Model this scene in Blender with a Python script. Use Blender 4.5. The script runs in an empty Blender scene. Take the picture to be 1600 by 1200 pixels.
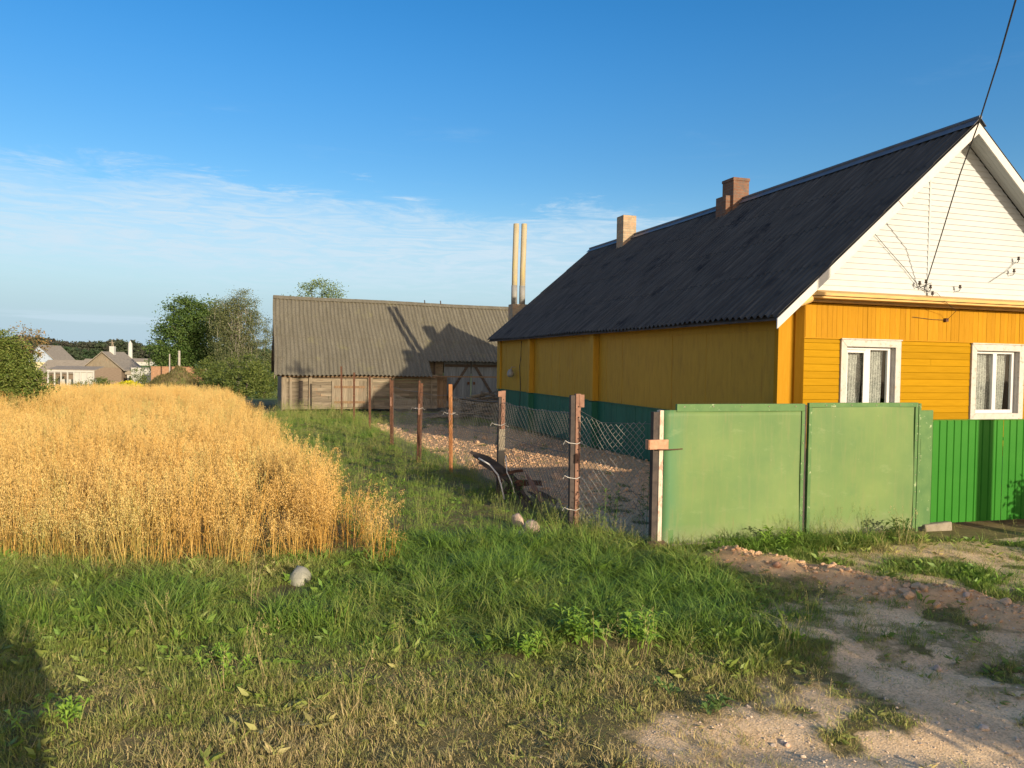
import bpy, math, random
import numpy as np
from mathutils import Vector, Matrix

# ------------------------------------------------------------------ camera, sky, sun, exposure
R = math.radians
random.seed(7); rng = np.random.default_rng(11)
S = bpy.context.scene
COL = S.collection
CAM_H = 2.1; FPX = 1200.0; PITCH = R(1.6); ROLL = R(0.86)
cd = bpy.data.cameras.new('camera'); cam = bpy.data.objects.new('camera', cd); COL.objects.link(cam)
cd.sensor_width = 36; cd.lens = 27; cd.clip_start = 0.05; cd.clip_end = 6000
CM = Matrix.Rotation(math.pi/2-PITCH, 3, 'X') @ Matrix.Rotation(ROLL, 3, 'Z')
cam.matrix_world = Matrix.Translation((0, 0, CAM_H)) @ CM.to_4x4()
S.camera = cam

def at(px, py, Y):
    """photo pixel (1600x1200) -> world point at distance Y"""
    d = CM @ Vector(((px-800)/FPX, -(py-600)/FPX, -1))
    return Vector((0, 0, CAM_H)) + d*(Y/d.y)

SUN_AZ = R(34.8); SUN_EL = math.atan(0.236)          # shadows run 35 deg to the left of the view axis
SUN_DIR = Vector((math.sin(SUN_AZ)*math.cos(SUN_EL), -math.cos(SUN_AZ)*math.cos(SUN_EL), math.sin(SUN_EL)))
sl = bpy.data.lights.new('sun', 'SUN'); so = bpy.data.objects.new('sun', sl); COL.objects.link(so)
sl.energy = 5.0; sl.angle = R(0.55); sl.color = (1.0, 0.83, 0.60)
so.rotation_euler = SUN_DIR.to_track_quat('Z', 'Y').to_euler()

W = bpy.data.worlds.new('World'); S.world = W; W.use_nodes = True
def world():
    nt = W.node_tree; N = nt.nodes; L = nt.links
    bg = N['Background']; bg.inputs['Strength'].default_value = 0.12
    sky = N.new('ShaderNodeTexSky'); sky.sky_type = 'NISHITA'; sky.sun_disc = False
    sky.sun_elevation = SUN_EL + R(6); sky.sun_rotation = math.pi - SUN_AZ
    sky.air_density = 1.15; sky.dust_density = 0.25; sky.ozone_density = 2.6
    tc = N.new('ShaderNodeTexCoord'); sep = N.new('ShaderNodeSeparateXYZ')
    L.new(tc.outputs['Generated'], sep.inputs[0])
    def mth(op, a, b=None, c=None):
        m = N.new('ShaderNodeMath'); m.operation = op
        for i, v in enumerate((a, b, c)):
            if v is None: continue
            if isinstance(v, (int, float)): m.inputs[i].default_value = v
            else: L.new(v, m.inputs[i])
        return m.outputs[0]
    def ramp(v, a, b, c=0, d=1):
        m = N.new('ShaderNodeMapRange'); m.interpolation_type = 'SMOOTHERSTEP'
        L.new(v, m.inputs['Value'])
        for k, q in zip(('From Min', 'From Max', 'To Min', 'To Max'), (a, b, c, d)): m.inputs[k].default_value = q
        return m.outputs['Result']
    az = mth('ARCTAN2', sep.outputs[0], sep.outputs[1])
    comb = N.new('ShaderNodeCombineXYZ'); L.new(az, comb.inputs[0]); L.new(sep.outputs[2], comb.inputs[1])
    def noise(sx, sy, detail=6, rough=.6, off=0, dist=0, rot=0):
        mp = N.new('ShaderNodeMapping'); mp.inputs['Scale'].default_value = (sx, sy, 1); mp.inputs['Location'].default_value = (off, off*.7, off)
        mp.inputs['Rotation'].default_value = (0, 0, rot)
        L.new(comb.outputs[0], mp.inputs[0])
        n = N.new('ShaderNodeTexNoise'); n.inputs['Scale'].default_value = 1; n.inputs['Detail'].default_value = detail
        n.inputs['Roughness'].default_value = rough; n.inputs['Distortion'].default_value = dist
        L.new(mp.outputs[0], n.inputs['Vector']); return n.outputs['Fac']
    wisp = noise(7, 46, 9, .68, 3, .6, R(-5)); big = noise(2.4, 11, 4, .5, 9, .4); fine = noise(16, 120, 6, .65, 5, 1.2, R(12))
    # upper edge of the cirrus bank, gently uneven and lower to the right
    edge = mth('ADD', mth('MULTIPLY', az, -0.035), mth('MULTIPLY', mth('SUBTRACT', wisp, .5), .15))
    e2 = mth('SUBTRACT', sep.outputs[2], edge)
    top = ramp(e2, .210, .172); low = ramp(sep.outputs[2], .045, .14)
    band = mth('MULTIPLY', mth('MULTIPLY', top, low), ramp(big, .26, .58, .45, 1))
    right = ramp(az, .30, .62, 1, .12)
    band = mth('MULTIPLY', mth('MULTIPLY', band, right), ramp(fine, .3, .7, .40, 1.0))
    veil = mth('MULTIPLY', mth('MULTIPLY', ramp(wisp, .50, .85), ramp(sep.outputs[2], .42, .2)), mth('MULTIPLY', ramp(big, .45, .7), .16))
    lowst = mth('MULTIPLY', mth('MULTIPLY', ramp(noise(3, 60, 5, .6, 21), .55, .68), ramp(sep.outputs[2], .09, .03)), .4)
    fac = mth('MINIMUM', mth('ADD', mth('ADD', mth('MULTIPLY', band, .9), veil), lowst), .9)
    hs = N.new('ShaderNodeHueSaturation'); hs.inputs['Hue'].default_value = .506; hs.inputs['Value'].default_value = .96
    L.new(ramp(sep.outputs[2], .42, .16, 1.02, .90), hs.inputs['Value'])
    sund = N.new('ShaderNodeVectorMath'); sund.operation = 'DOT_PRODUCT'; L.new(tc.outputs['Generated'], sund.inputs[0]); sund.inputs[1].default_value = (math.sin(SUN_AZ), -math.cos(SUN_AZ), 0)
    sdot = sund.outputs['Value']
    L.new(mth('MULTIPLY', ramp(sep.outputs[2], .42, .20, 1.42, 1.42), ramp(sdot, .0, .6, 1, .6)), hs.inputs['Saturation'])
    L.new(sky.outputs[0], hs.inputs['Color'])
    # air near the horizon away from the sun stays blue
    hz = N.new('ShaderNodeMix'); hz.data_type = 'RGBA'
    L.new(ramp(sep.outputs[2], .24, .0, 0, .96), hz.inputs['Factor']); L.new(hs.outputs[0], hz.inputs['A'])
    hz.inputs['B'].default_value = (2.75, 3.85, 4.7, 1)
    mx = N.new('ShaderNodeMix'); mx.data_type = 'RGBA'; L.new(fac, mx.inputs['Factor'])
    L.new(hz.outputs['Result'], mx.inputs['A']); mx.inputs['B'].default_value = (4.1, 5.05, 5.8, 1)
    # bright hazy air round the low sun, behind the viewer; added as warm fill light
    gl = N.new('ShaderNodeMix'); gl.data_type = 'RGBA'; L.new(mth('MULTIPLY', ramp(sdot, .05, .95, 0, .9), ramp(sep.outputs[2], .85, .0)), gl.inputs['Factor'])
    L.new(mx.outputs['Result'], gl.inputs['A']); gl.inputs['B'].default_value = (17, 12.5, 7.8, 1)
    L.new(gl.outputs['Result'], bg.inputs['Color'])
world()
S.view_settings.view_transform = 'Standard'; S.view_settings.look = 'None'
S.view_settings.exposure = 0.40; S.view_settings.gamma = 1
S.cycles.max_bounces = 6; S.cycles.transparent_max_bounces = 12
S.cycles.diffuse_bounces = 3; S.cycles.glossy_bounces = 2

# ------------------------------------------------------------------ mesh helpers
def tag(o, label=None, cat=None, group=None, kind=None):
    if label: o['label'] = label
    if cat: o['category'] = cat
    if group: o['group'] = group
    if kind: o['kind'] = kind
    return o
def empty(name, loc=(0, 0, 0), rz=0, label=None, cat=None, group=None):
    o = bpy.data.objects.new(name, None); COL.objects.link(o); o.location = loc; o.rotation_euler = (0, 0, rz)
    o.empty_display_size = .2
    return tag(o, label, cat, group)
def link(name, me, m=None, parent=None, smooth=False):
    if m: me.materials.append(m)
    o = bpy.data.objects.new(name, me); COL.objects.link(o)
    if parent: o.parent = parent
    if smooth: me.polygons.foreach_set('use_smooth', [True]*len(me.polygons))
    return o
def npmesh(name, V, F):
    """V (n,3), F (m,k) int arrays, all faces with k corners"""
    me = bpy.data.meshes.new(name); V = np.asarray(V, np.float32); F = np.asarray(F, np.int32); k = F.shape[1]
    me.vertices.add(len(V)); me.vertices.foreach_set('co', V.ravel())
    me.loops.add(F.size); me.loops.foreach_set('vertex_index', F.ravel())
    me.polygons.add(len(F)); me.polygons.foreach_set('loop_start', np.arange(0, F.size, k, dtype=np.int32))
    me.polygons.foreach_set('loop_total', np.full(len(F), k, np.int32)); me.update(calc_edges=True); me.validate(); return me
class MB:
    def __init__(s): s.v = []; s.f = []
    def add(s, vs, fs):
        b = len(s.v); s.v += [tuple(v) for v in vs]; s.f += [tuple(i+b for i in f) for f in fs]; return s
    def box(s, x0, x1, y0, y1, z0, z1, M=None, j=0):
        vs = [Vector((x, y, z)) for z in (z0, z1) for y in (y0, y1) for x in (x0, x1)]
        if j: vs = [v+Vector((random.uniform(-j, j), random.uniform(-j, j), random.uniform(-j, j))) for v in vs]
        if M: vs = [M @ v for v in vs]
        return s.add(vs, [(0, 2, 3, 1), (4, 5, 7, 6), (0, 1, 5, 4), (2, 6, 7, 3), (0, 4, 6, 2), (1, 3, 7, 5)])
    def tube(s, pts, r, n=6, cap=True):
        pts = [Vector(p) for p in pts]; rr = r if isinstance(r, (list, tuple)) else [r]*len(pts); rings = []
        for i, p in enumerate(pts):
            d = (pts[min(i+1, len(pts)-1)]-pts[max(i-1, 0)]); d = d.normalized() if d.length > 1e-9 else Vector((0, 0, 1))
            a = d.orthogonal().normalized() if abs(d.z) < .99 else Vector((1, 0, 0)); 
            a = Vector((0, 0, 1)).cross(d).normalized() if abs(d.z) < .99 else Vector((1, 0, 0))
            b = d.cross(a)
            rings.append([p+(a*math.cos(2*math.pi*k/n)+b*math.sin(2*math.pi*k/n))*rr[i] for k in range(n)])
        base = len(s.v)
        for g in rings: s.v += [tuple(v) for v in g]
        for i in range(len(pts)-1):
            for k in range(n):
                s.f.append((base+i*n+k, base+i*n+(k+1) % n, base+(i+1)*n+(k+1) % n, base+(i+1)*n+k))
        if cap:
            s.f.append(tuple(base+k for k in reversed(range(n)))); s.f.append(tuple(base+(len(pts)-1)*n+k for k in range(n)))
        return s
    def prism(s, poly, axis_a, axis_b, M=None):
        """poly: list of 3-D points (planar); extruded by vector axis_b-axis_a"""
        d = Vector(axis_b)-Vector(axis_a); n = len(poly)
        vs = [Vector(p) for p in poly]+[Vector(p)+d for p in poly]
        if M: vs = [M @ v for v in vs]
        return s.add(vs, [tuple(range(n))[::-1], tuple(range(n, 2*n))]+[(i, (i+1) % n, (i+1) % n+n, i+n) for i in range(n)])
    def build(s, name, m, parent=None, smooth=False, bevel=0, split=False):
        if split:      # every loose piece becomes a part of its own
            par = list(range(len(s.v)))
            def find(a):
                while par[a] != a: par[a] = par[par[a]]; a = par[a]
                return a
            for f in s.f:
                for i in f[1:]: par[find(i)] = find(f[0])
            grp = {}
            for f in s.f: grp.setdefault(find(f[0]), []).append(f)
            for fs in grp.values():
                ids = sorted({i for f in fs for i in f}); mp = {q: k for k, q in enumerate(ids)}; q = MB(); q.v = [s.v[i] for i in ids]; q.f = [tuple(mp[i] for i in f) for f in fs]; o = q.build(name, m, parent, smooth, bevel)
            return o
        me = bpy.data.meshes.new(name); me.from_pydata(s.v, [], s.f); me.update()
        o = link(name, me, m, parent, smooth)
        if bevel:
            b = o.modifiers.new('bevel', 'BEVEL'); b.width = bevel; b.segments = 2; b.limit_method = 'ANGLE'
        return o
def rock(name, m, loc, size, parent=None, seed=0, sub=3):
    import bmesh
    bm = bmesh.new(); bmesh.ops.create_icosphere(bm, subdivisions=sub, radius=1); r = random.Random(seed)
    pl = [(Vector((r.uniform(-1, 1), r.uniform(-1, 1), r.uniform(-1, 1))).normalized(), r.uniform(.6, .92)) for _ in range(9)]
    for v in bm.verts:
        c = v.co.copy()
        for n, d in pl:
            q = c.dot(n)
            if q > d: c -= n*(q-d)*.85
        c *= 1+.05*math.sin(c.x*7+seed)*math.cos(c.y*6+c.z*5)
        v.co = Vector((c.x*size[0], c.y*size[1], c.z*size[2]))
    me = bpy.data.meshes.new(name); bm.to_mesh(me); bm.free()
    o = link(name, me, m, parent, True); o.location = loc; o.rotation_euler = (0, 0, r.uniform(0, 6)); return o

# ------------------------------------------------------------------ materials
def newmat(name):
    m = bpy.data.materials.new(name); m.use_nodes = True; return m, m.node_tree.nodes, m.node_tree.links, m.node_tree.nodes['Principled BSDF']
def nnoise(N, L, scale, vec=None, detail=5, rough=.6, stretch=None, coord='Object', dist=0):
    tc = N.new('ShaderNodeTexCoord'); src = tc.outputs[coord]
    if stretch:
        mp = N.new('ShaderNodeMapping'); mp.inputs['Scale'].default_value = stretch; L.new(src, mp.inputs[0]); src = mp.outputs[0]
    n = N.new('ShaderNodeTexNoise'); n.inputs['Scale'].default_value = scale; n.inputs['Detail'].default_value = detail
    n.inputs['Roughness'].default_value = rough; n.inputs['Distortion'].default_value = dist; L.new(src, n.inputs['Vector']); return n.outputs['Fac']
def nramp(N, L, fac, stops):
    r = N.new('ShaderNodeValToRGB'); L.new(fac, r.inputs[0]); e = r.color_ramp.elements
    while len(e) < len(stops): e.new(.5)
    for q, (p, c) in zip(e, stops): q.position = p; q.color = tuple(c)+((1,) if len(c) == 3 else ())
    return r.outputs[0]
def nmix(N, L, fac, a, b, mode='MIX'):
    m = N.new('ShaderNodeMix'); m.data_type = 'RGBA'; m.blend_type = mode
    for k, v in (('Factor', fac), ('A', a), ('B', b)):
        if isinstance(v, (int, float)): m.inputs[k].default_value = v
        elif isinstance(v, tuple): m.inputs[k].default_value = v+((1,) if len(v) == 3 else ())
        else: L.new(v, m.inputs[k])
    return m.outputs['Result']
def nmath(N, L, op, a, b=0.):
    m = N.new('ShaderNodeMath'); m.operation = op
    for i, v in enumerate((a, b)):
        if isinstance(v, (int, float)): m.inputs[i].default_value = v
        else: L.new(v, m.inputs[i])
    return m.outputs[0]
def nbump(N, L, P, h, strength=.4, dist=.01):
    b = N.new('ShaderNodeBump'); b.inputs['Strength'].default_value = strength; b.inputs['Distance'].default_value = dist
    L.new(h, b.inputs['Height']); L.new(b.outputs[0], P.inputs['Normal'])
def mixed(name, c1, c2, scale=6, stretch=None, rough=.8, bump=.3, bdist=.01, spots=None, island=0, spec=.3, metal=0, coord='Object', fine=None):
    """two-tone weathered surface; spots=(colour, scale, lo, hi) lays worn patches over it; island = brightness spread per board"""
    m, N, L, P = newmat(name)
    f = nnoise(N, L, scale, stretch=stretch, coord=coord); c = nramp(N, L, f, [(.3, c1), (.7, c2)])
    if fine:
        f2 = nnoise(N, L, fine[1], stretch=stretch if len(fine) < 3 else None, detail=3, coord=coord); c = nmix(N, L, nramp(N, L, f2, [(.45, (0, 0, 0)), (.7, (1, 1, 1))]), c, fine[0])
    if spots:
        for sp in (spots if isinstance(spots, list) else [spots]):
            s = nnoise(N, L, sp[1], detail=7, rough=.7, coord=coord, stretch=sp[4] if len(sp) > 4 else None); c = nmix(N, L, nramp(N, L, s, [(sp[2], (0, 0, 0)), (sp[3], (1, 1, 1))]), c, sp[0])
    if island:
        g = N.new('ShaderNodeNewGeometry'); mr = N.new('ShaderNodeMapRange'); L.new(g.outputs['Random Per Island'], mr.inputs['Value'])
        mr.inputs['To Min'].default_value = 1-island; mr.inputs['To Max'].default_value = 1+island*.5
        cc = N.new('ShaderNodeCombineColor'); [L.new(mr.outputs[0], cc.inputs[i]) for i in range(3)]
        c = nmix(N, L, 1.0, c, cc.outputs[0], 'MULTIPLY')
    L.new(c, P.inputs['Base Color']); P.inputs['Roughness'].default_value = rough; P.inputs['Specular IOR Level'].default_value = spec
    P.inputs['Metallic'].default_value = metal
    if bump: nbump(N, L, P, f, bump, bdist)
    return m
def leafmat(name, c1, c2, trans=.35, rough=.55, attr=None, c3=None):
    m, N, L, P = newmat(name); out = N['Material Output']
    if attr:
        a = N.new('ShaderNodeAttribute'); a.attribute_name = attr; a.attribute_type = 'INSTANCER'; f = a.outputs['Fac']
        g = N.new('ShaderNodeNewGeometry'); f = nmath(N, L, 'ADD', f, nmath(N, L, 'MULTIPLY', nmath(N, L, 'SUBTRACT', g.outputs['Random Per Island'], .5), .35))
        c = nramp(N, L, f, [(0, c1), (.5, c2), (1, c3)])
    else:
        g = N.new('ShaderNodeNewGeometry'); f0 = nnoise(N, L, .45, detail=3)
        f = nmath(N, L, 'ADD', nmath(N, L, 'MULTIPLY', g.outputs['Random Per Island'], .6), nmath(N, L, 'MULTIPLY', f0, .4))
        c = nramp(N, L, f, [(.15, c1), (.85, c2)])
    L.new(c, P.inputs['Base Color']); P.inputs['Roughness'].default_value = rough; P.inputs['Specular IOR Level'].default_value = .25
    t = N.new('ShaderNodeBsdfTranslucent'); L.new(c, t.inputs[0]); mx = N.new('ShaderNodeMixShader'); mx.inputs[0].default_value = trans
    L.new(P.outputs[0], mx.inputs[1]); L.new(t.outputs[0], mx.inputs[2]); L.new(mx.outputs[0], out.inputs['Surface']); return m
def brickmat(name, c1, c2, mortar, w=.24, h=.075, spots=None):
    m, N, L, P = newmat(name); tc = N.new('ShaderNodeTexCoord'); sp = N.new('ShaderNodeSeparateXYZ'); L.new(tc.outputs['Object'], sp.inputs[0])
    cb = N.new('ShaderNodeCombineXYZ'); L.new(nmath(N, L, 'ADD', sp.outputs[0], sp.outputs[1]), cb.inputs[0]); L.new(sp.outputs[2], cb.inputs[1])
    b = N.new('ShaderNodeTexBrick'); L.new(cb.outputs[0], b.inputs['Vector']); b.inputs['Scale'].default_value = 1
    b.inputs['Brick Width'].default_value = w; b.inputs['Row Height'].default_value = h; b.inputs['Mortar Size'].default_value = .007
    b.inputs['Color1'].default_value = c1+(1,); b.inputs['Color2'].default_value = c2+(1,); b.inputs['Mortar'].default_value = mortar+(1,)
    f = nnoise(N, L, 5); c = nmix(N, L, .55, b.outputs['Color'], nramp(N, L, f, [(.3, (.35, .35, .35)), (.7, (1, 1, 1))]), 'MULTIPLY')
    if spots: c = nmix(N, L, nramp(N, L, nnoise(N, L, spots[1]), [(.5, (0, 0, 0)), (.62, (1, 1, 1))]), c, spots[0])
    L.new(c, P.inputs['Base Color']); P.inputs['Roughness'].default_value = .9
    nbump(N, L, P, nmath(N, L, 'MULTIPLY', b.outputs['Fac'], -1), .6, .01); return m

M = {}
M['yellow_h'] = mixed('yellow horizontal boards', (.32, .172, .002), (.37, .20, .004), 3, (1, 1, 9), .55, .25, .004, island=.12, spec=.05, spots=[((.32, .125, .003), 9, .60, .75, (1, 1, 7))])
M['yellow_v'] = mixed('yellow vertical boards', (.37, .182, .008), (.42, .212, .014), 3, (9, 9, 1), .55, .25, .004, island=.12, spec=.05, spots=[((.42, .20, .04), 6, .60, .8, (5, 5, 1))])
M['yellow_side'] = mixed('ochre side cladding', (.40, .228, .016), (.46, .265, .021), 2, (6, 6, 1), .65, .25, .004, island=.04, spots=[((.32, .17, .016), 3, .5, .75, (3, 3, .7))])
M['teal'] = mixed('dark green plinth paint', (.012, .10, .062), (.02, .13, .08), 3, (4, 4, 1), .6, .2, .004, island=.1)
M['siding'] = mixed('white siding', (.43, .455, .46), (.46, .485, .49), 2, None, .55, .05, .002, spec=.15, spots=[((.45, .45, .42), 1.5, .55, .8)])
M['white_trim'] = mixed('white painted trim', (.50, .49, .46), (.55, .54, .51), 8, None, .6, .3, .004, spots=[((.45, .40, .33), 9, .60, .68)])
M['old_white'] = mixed('peeling white casing', (.42, .40, .36), (.52, .50, .46), 10, None, .7, .6, .006, spots=[((.36, .28, .2), 14, .56, .64), ((.5, .45, .38), 4, .5, .7)])
M['pvc'] = mixed('white window frame', (.58, .58, .57), (.62, .62, .61), 3, None, .3, .02, .001)
M['ledge'] = mixed('ochre ledge wood', (.50, .31, .10), (.62, .40, .15), 4, (.6, 6, 6), .7, .5, .006, spots=[((.38, .26, .14), 7, .52, .68, (.6, 5, 5))])
M['roof_black'] = mixed('dark asbestos cement roof', (.036, .036, .036), (.064, .062, .057), 1.8, (.3, 5, .3), .85, .4, .01, fine=((.085, .085, .08), 5), spots=[((.13, .125, .115), 2.2, .60, .74, (.22, 5, .22)), ((.015, .017, .02), 1.1, .55, .7)])
M['ridge'] = mixed('grey blue ridge metal', (.085, .10, .125), (.13, .145, .17), 4, None, .45, .1, .003, spec=.5)
M['barn_roof'] = mixed('weathered asbestos barn roof', (.125, .115, .085), (.185, .172, .132), 1.6, (3.5, .4, .4), .92, .5, .01, fine=((.085, .075, .05), 22, 1), spots=[((.24, .225, .165), 2.5, .58, .75, (4, .3, .3)), ((.20, .19, .09), 1.2, .58, .8)])
M['barn_wood'] = mixed('grey weathered barn boards', (.13, .105, .075), (.29, .245, .18), 3, (.8, 4, 14), .9, .7, .012, island=.35, spots=[((.30, .17, .09), 2.5, .58, .72)])
M['barn_wood_v'] = mixed('grey weathered upright boards', (.14, .115, .08), (.30, .255, .19), 3, (14, 4, .8), .9, .7, .012, island=.3, spots=[((.30, .19, .12), 3, .55, .75)])
M['barn_door'] = mixed('blue grey barn door boards', (.10, .125, .15), (.19, .215, .235), 3, (12, 4, .7), .85, .5, .008, island=.22)
M['dark_wood'] = mixed('dark old timber', (.035, .03, .028), (.10, .08, .065), 3, (1, 1, 5), .9, .6, .01)
M['brown_wood'] = mixed('brown timber', (.14, .09, .05), (.26, .17, .10), 4, (9, 9, 1), .85, .5, .008, island=.3)
M['brick_red'] = brickmat('old red brick', (.25, .125, .075), (.18, .09, .055), (.20, .16, .12), spots=((.12, .085, .07), 4))
M['brick_pale'] = brickmat('limed pale brick', (.50, .40, .26), (.40, .28, .17), (.38, .33, .26), spots=((.42, .25, .15), 5))
M['brick_orange'] = brickmat('orange brick', (.46, .24, .12), (.40, .20, .10), (.5, .4, .3))
M['pipe'] = mixed('asbestos flue pipe', (.34, .29, .18), (.44, .38, .26), 3, (3, 3, .6), .9, .3, .004, spots=[((.48, .40, .12), 2.5, .55, .7, (3, 3, .5))])
M['galv'] = mixed('dull galvanised metal', (.24, .24, .23), (.32, .32, .30), 6, None, .75, .1, .002, metal=.2)
M['rust'] = mixed('rusty steel', (.06, .030, .020), (.13, .062, .036), 14, None, .9, .6, .004, spots=[((.26, .13, .07), 9, .60, .72), ((.38, .33, .27), 11, .68, .74)])
M['rust_light'] = mixed('pinkish rusty strip', (.19, .10, .07), (.29, .165, .115), 12, None, .85, .5, .003, spots=[((.12, .05, .03), 16, .58, .68)])
M['rust_orange'] = mixed('orange rusty angle', (.24, .105, .042), (.36, .165, .065), 10, None, .85, .5, .003, spots=[((.5, .46, .36), 5, .62, .68), ((.09, .04, .03), 9, .6, .7)])
M['wire'] = mixed('dull galvanised wire', (.13, .125, .115), (.22, .21, .19), 10, None, .6, 0, metal=.3)
M['wire_near'] = mixed('pale netting wire', (.24, .23, .20), (.38, .36, .31), 10, None, .6, 0, metal=.2)
M['wire_bright'] = mixed('bright tie wire', (.55, .52, .47), (.7, .66, .6), 10, None, .5, 0)
M['cable'] = mixed('black cable', (.02, .02, .022), (.03, .03, .032), 3, None, .6, 0)
M['black'] = mixed('dark interior', (.012, .012, .012), (.02, .02, .02), 3, None, .9, 0)
M['steel_dark'] = mixed('dark painted post', (.035, .03, .03), (.09, .07, .06), 9, None, .8, .3, .004)
M['concrete'] = mixed('rough concrete', (.22, .19, .14), (.30, .26, .20), 7, None, .95, .7, .02)
M['brick_bit'] = mixed('brick fragment', (.42, .20, .12), (.52, .30, .19), 20, None, .9, .5, .01)
M['stone_pink'] = mixed('pinkish granite', (.42, .30, .23), (.58, .44, .35), 14, None, .85, .6, .02, spots=[((.25, .20, .17), 30, .58, .7)])
M['stone_pale'] = mixed('pale fieldstone', (.26, .26, .20), (.36, .35, .28), 10, None, .85, .6, .02, spots=[((.28, .33, .16), 6, .58, .72)])
M['pebble'] = mixed('small stone', (.40, .30, .21), (.66, .54, .42), 3, None, .9, .4, .01, island=.3)
M['clod'] = mixed('orange earth clod', (.46, .28, .15), (.66, .44, .27), 5, None, .95, .7, .02, island=.3)
M['plaster_yellow'] = mixed('pale yellow render', (.50, .44, .26), (.55, .49, .31), 2, None, .9, .1)
M['gable_blue'] = mixed('pale blue gable boards', (.30, .37, .47), (.37, .43, .53), 4, None, .8, .1)
M['slate_far'] = mixed('grey village roof', (.24, .21, .17), (.33, .29, .235), 2, (3, 1, 1), .9, .2)
M['white_far'] = mixed('white painted wood', (.44, .44, .41), (.50, .50, .47), 3, None, .8, .1)
M['log'] = mixed('brown grey logs', (.16, .12, .09), (.26, .20, .15), 3, (1, 4, 10), .9, .4)
M['bark'] = mixed('bark', (.06, .05, .04), (.12, .10, .08), 8, (4, 4, 1), .95, .7, .02)
M['birch_bark'] = mixed('birch bark', (.30, .27, .23), (.42, .39, .34), 3, (3, 3, 1), .85, .3, .01, spots=[((.07, .06, .055), 5, .6, .66, (1, 1, 4))])

def gatemat():
    m, N, L, P = newmat('faded green gate paint')
    base = nramp(N, L, nnoise(N, L, 1.1, detail=4), [(.3, (.088, .170, .052)), (.72, (.148, .222, .066))])
    tc = N.new('ShaderNodeTexCoord'); sp = N.new('ShaderNodeSeparateXYZ'); L.new(tc.outputs['Object'], sp.inputs[0])
    # fresher, bluer green along the left edge strip
    mr = N.new('ShaderNodeMapRange'); L.new(nmath(N, L, 'ADD', sp.outputs[0], nmath(N, L, 'MULTIPLY', nnoise(N, L, 3), .25)), mr.inputs['Value'])
    mr.inputs['From Min'].default_value = .20; mr.inputs['From Max'].default_value = .42; mr.inputs['To Min'].default_value = 1; mr.inputs['To Max'].default_value = 0
    c = nmix(N, L, nmath(N, L, 'MULTIPLY', mr.outputs[0], .8), base, (.06, .175, .075))
    sc = nnoise(N, L, 2.6, detail=8, rough=.72, stretch=(1, 1, 2.5)); c = nmix(N, L, nramp(N, L, sc, [(.57, (0, 0, 0)), (.76, (.55, .55, .55))]), c, (.22, .28, .13))
    st = nnoise(N, L, 5, detail=6, rough=.65, stretch=(3.2, 1, .35)); c = nmix(N, L, nramp(N, L, st, [(.50, (0, 0, 0)), (.72, (.5, .5, .5))]), c, (.17, .20, .075)); c = nmix(N, L, nramp(N, L, nnoise(N, L, 3.1, detail=7, rough=.7), [(.56, (0, 0, 0)), (.70, (.45, .45, .45))]), c, (.075, .17, .055))
    s2 = nnoise(N, L, 17, detail=6, rough=.7); c = nmix(N, L, nramp(N, L, s2, [(.68, (0, 0, 0)), (.72, (.7, .7, .7))]), c, (.40, .38, .24))
    # flaked bottom edge
    lo = N.new('ShaderNodeMapRange'); L.new(nmath(N, L, 'ADD', sp.outputs[2], nmath(N, L, 'MULTIPLY', nnoise(N, L, 5, detail=8), .22)), lo.inputs['Value'])
    lo.inputs['From Min'].default_value = .15; lo.inputs['From Max'].default_value = .20; lo.inputs['To Min'].default_value = .75; lo.inputs['To Max'].default_value = 0
    c = nmix(N, L, lo.outputs[0], c, (.36, .36, .24)); rr = nnoise(N, L, 6, detail=7, rough=.7, stretch=(4, 1, .25)); c = nmix(N, L, nramp(N, L, rr, [(.62, (0, 0, 0)), (.74, (.6, .6, .6))]), c, (.19, .13, .055))
    md_ = N.new('ShaderNodeMapRange'); L.new(nmath(N, L, 'ADD', sp.outputs[2], nmath(N, L, 'MULTIPLY', nnoise(N, L, 9, detail=8), .30)), md_.inputs['Value']); md_.inputs['From Min'].default_value = .20; md_.inputs['From Max'].default_value = .42; md_.inputs['To Min'].default_value = .5; md_.inputs['To Max'].default_value = 0
    c = nmix(N, L, md_.outputs[0], c, (.22, .21, .12))
    L.new(c, P.inputs['Base Color']); P.inputs['Roughness'].default_value = .62; P.inputs['Specular IOR Level'].default_value = .35
    nbump(N, L, P, nnoise(N, L, 1.4, detail=2), .25, .03); return m
M['gate'] = gatemat()
M['gate_frame'] = mixed('green gate angle iron', (.06, .145, .045), (.10, .19, .06), 5, None, .6, .2, .003, spots=[((.36, .42, .24), 12, .60, .68)])
M['gate_post'] = mixed('peeling post paint', (.46, .40, .30), (.58, .53, .42), 9, (2, 2, .7), .8, .6, .005, spots=[((.42, .27, .20), 5, .52, .58, (2, 2, .8)), ((.12, .28, .12), 6, .62, .68)])
M['fence_green'] = mixed('bright green sheet metal', (.018, .150, .009), (.026, .170, .012), 2, None, .5, .05, .003, spec=.2)

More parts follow.
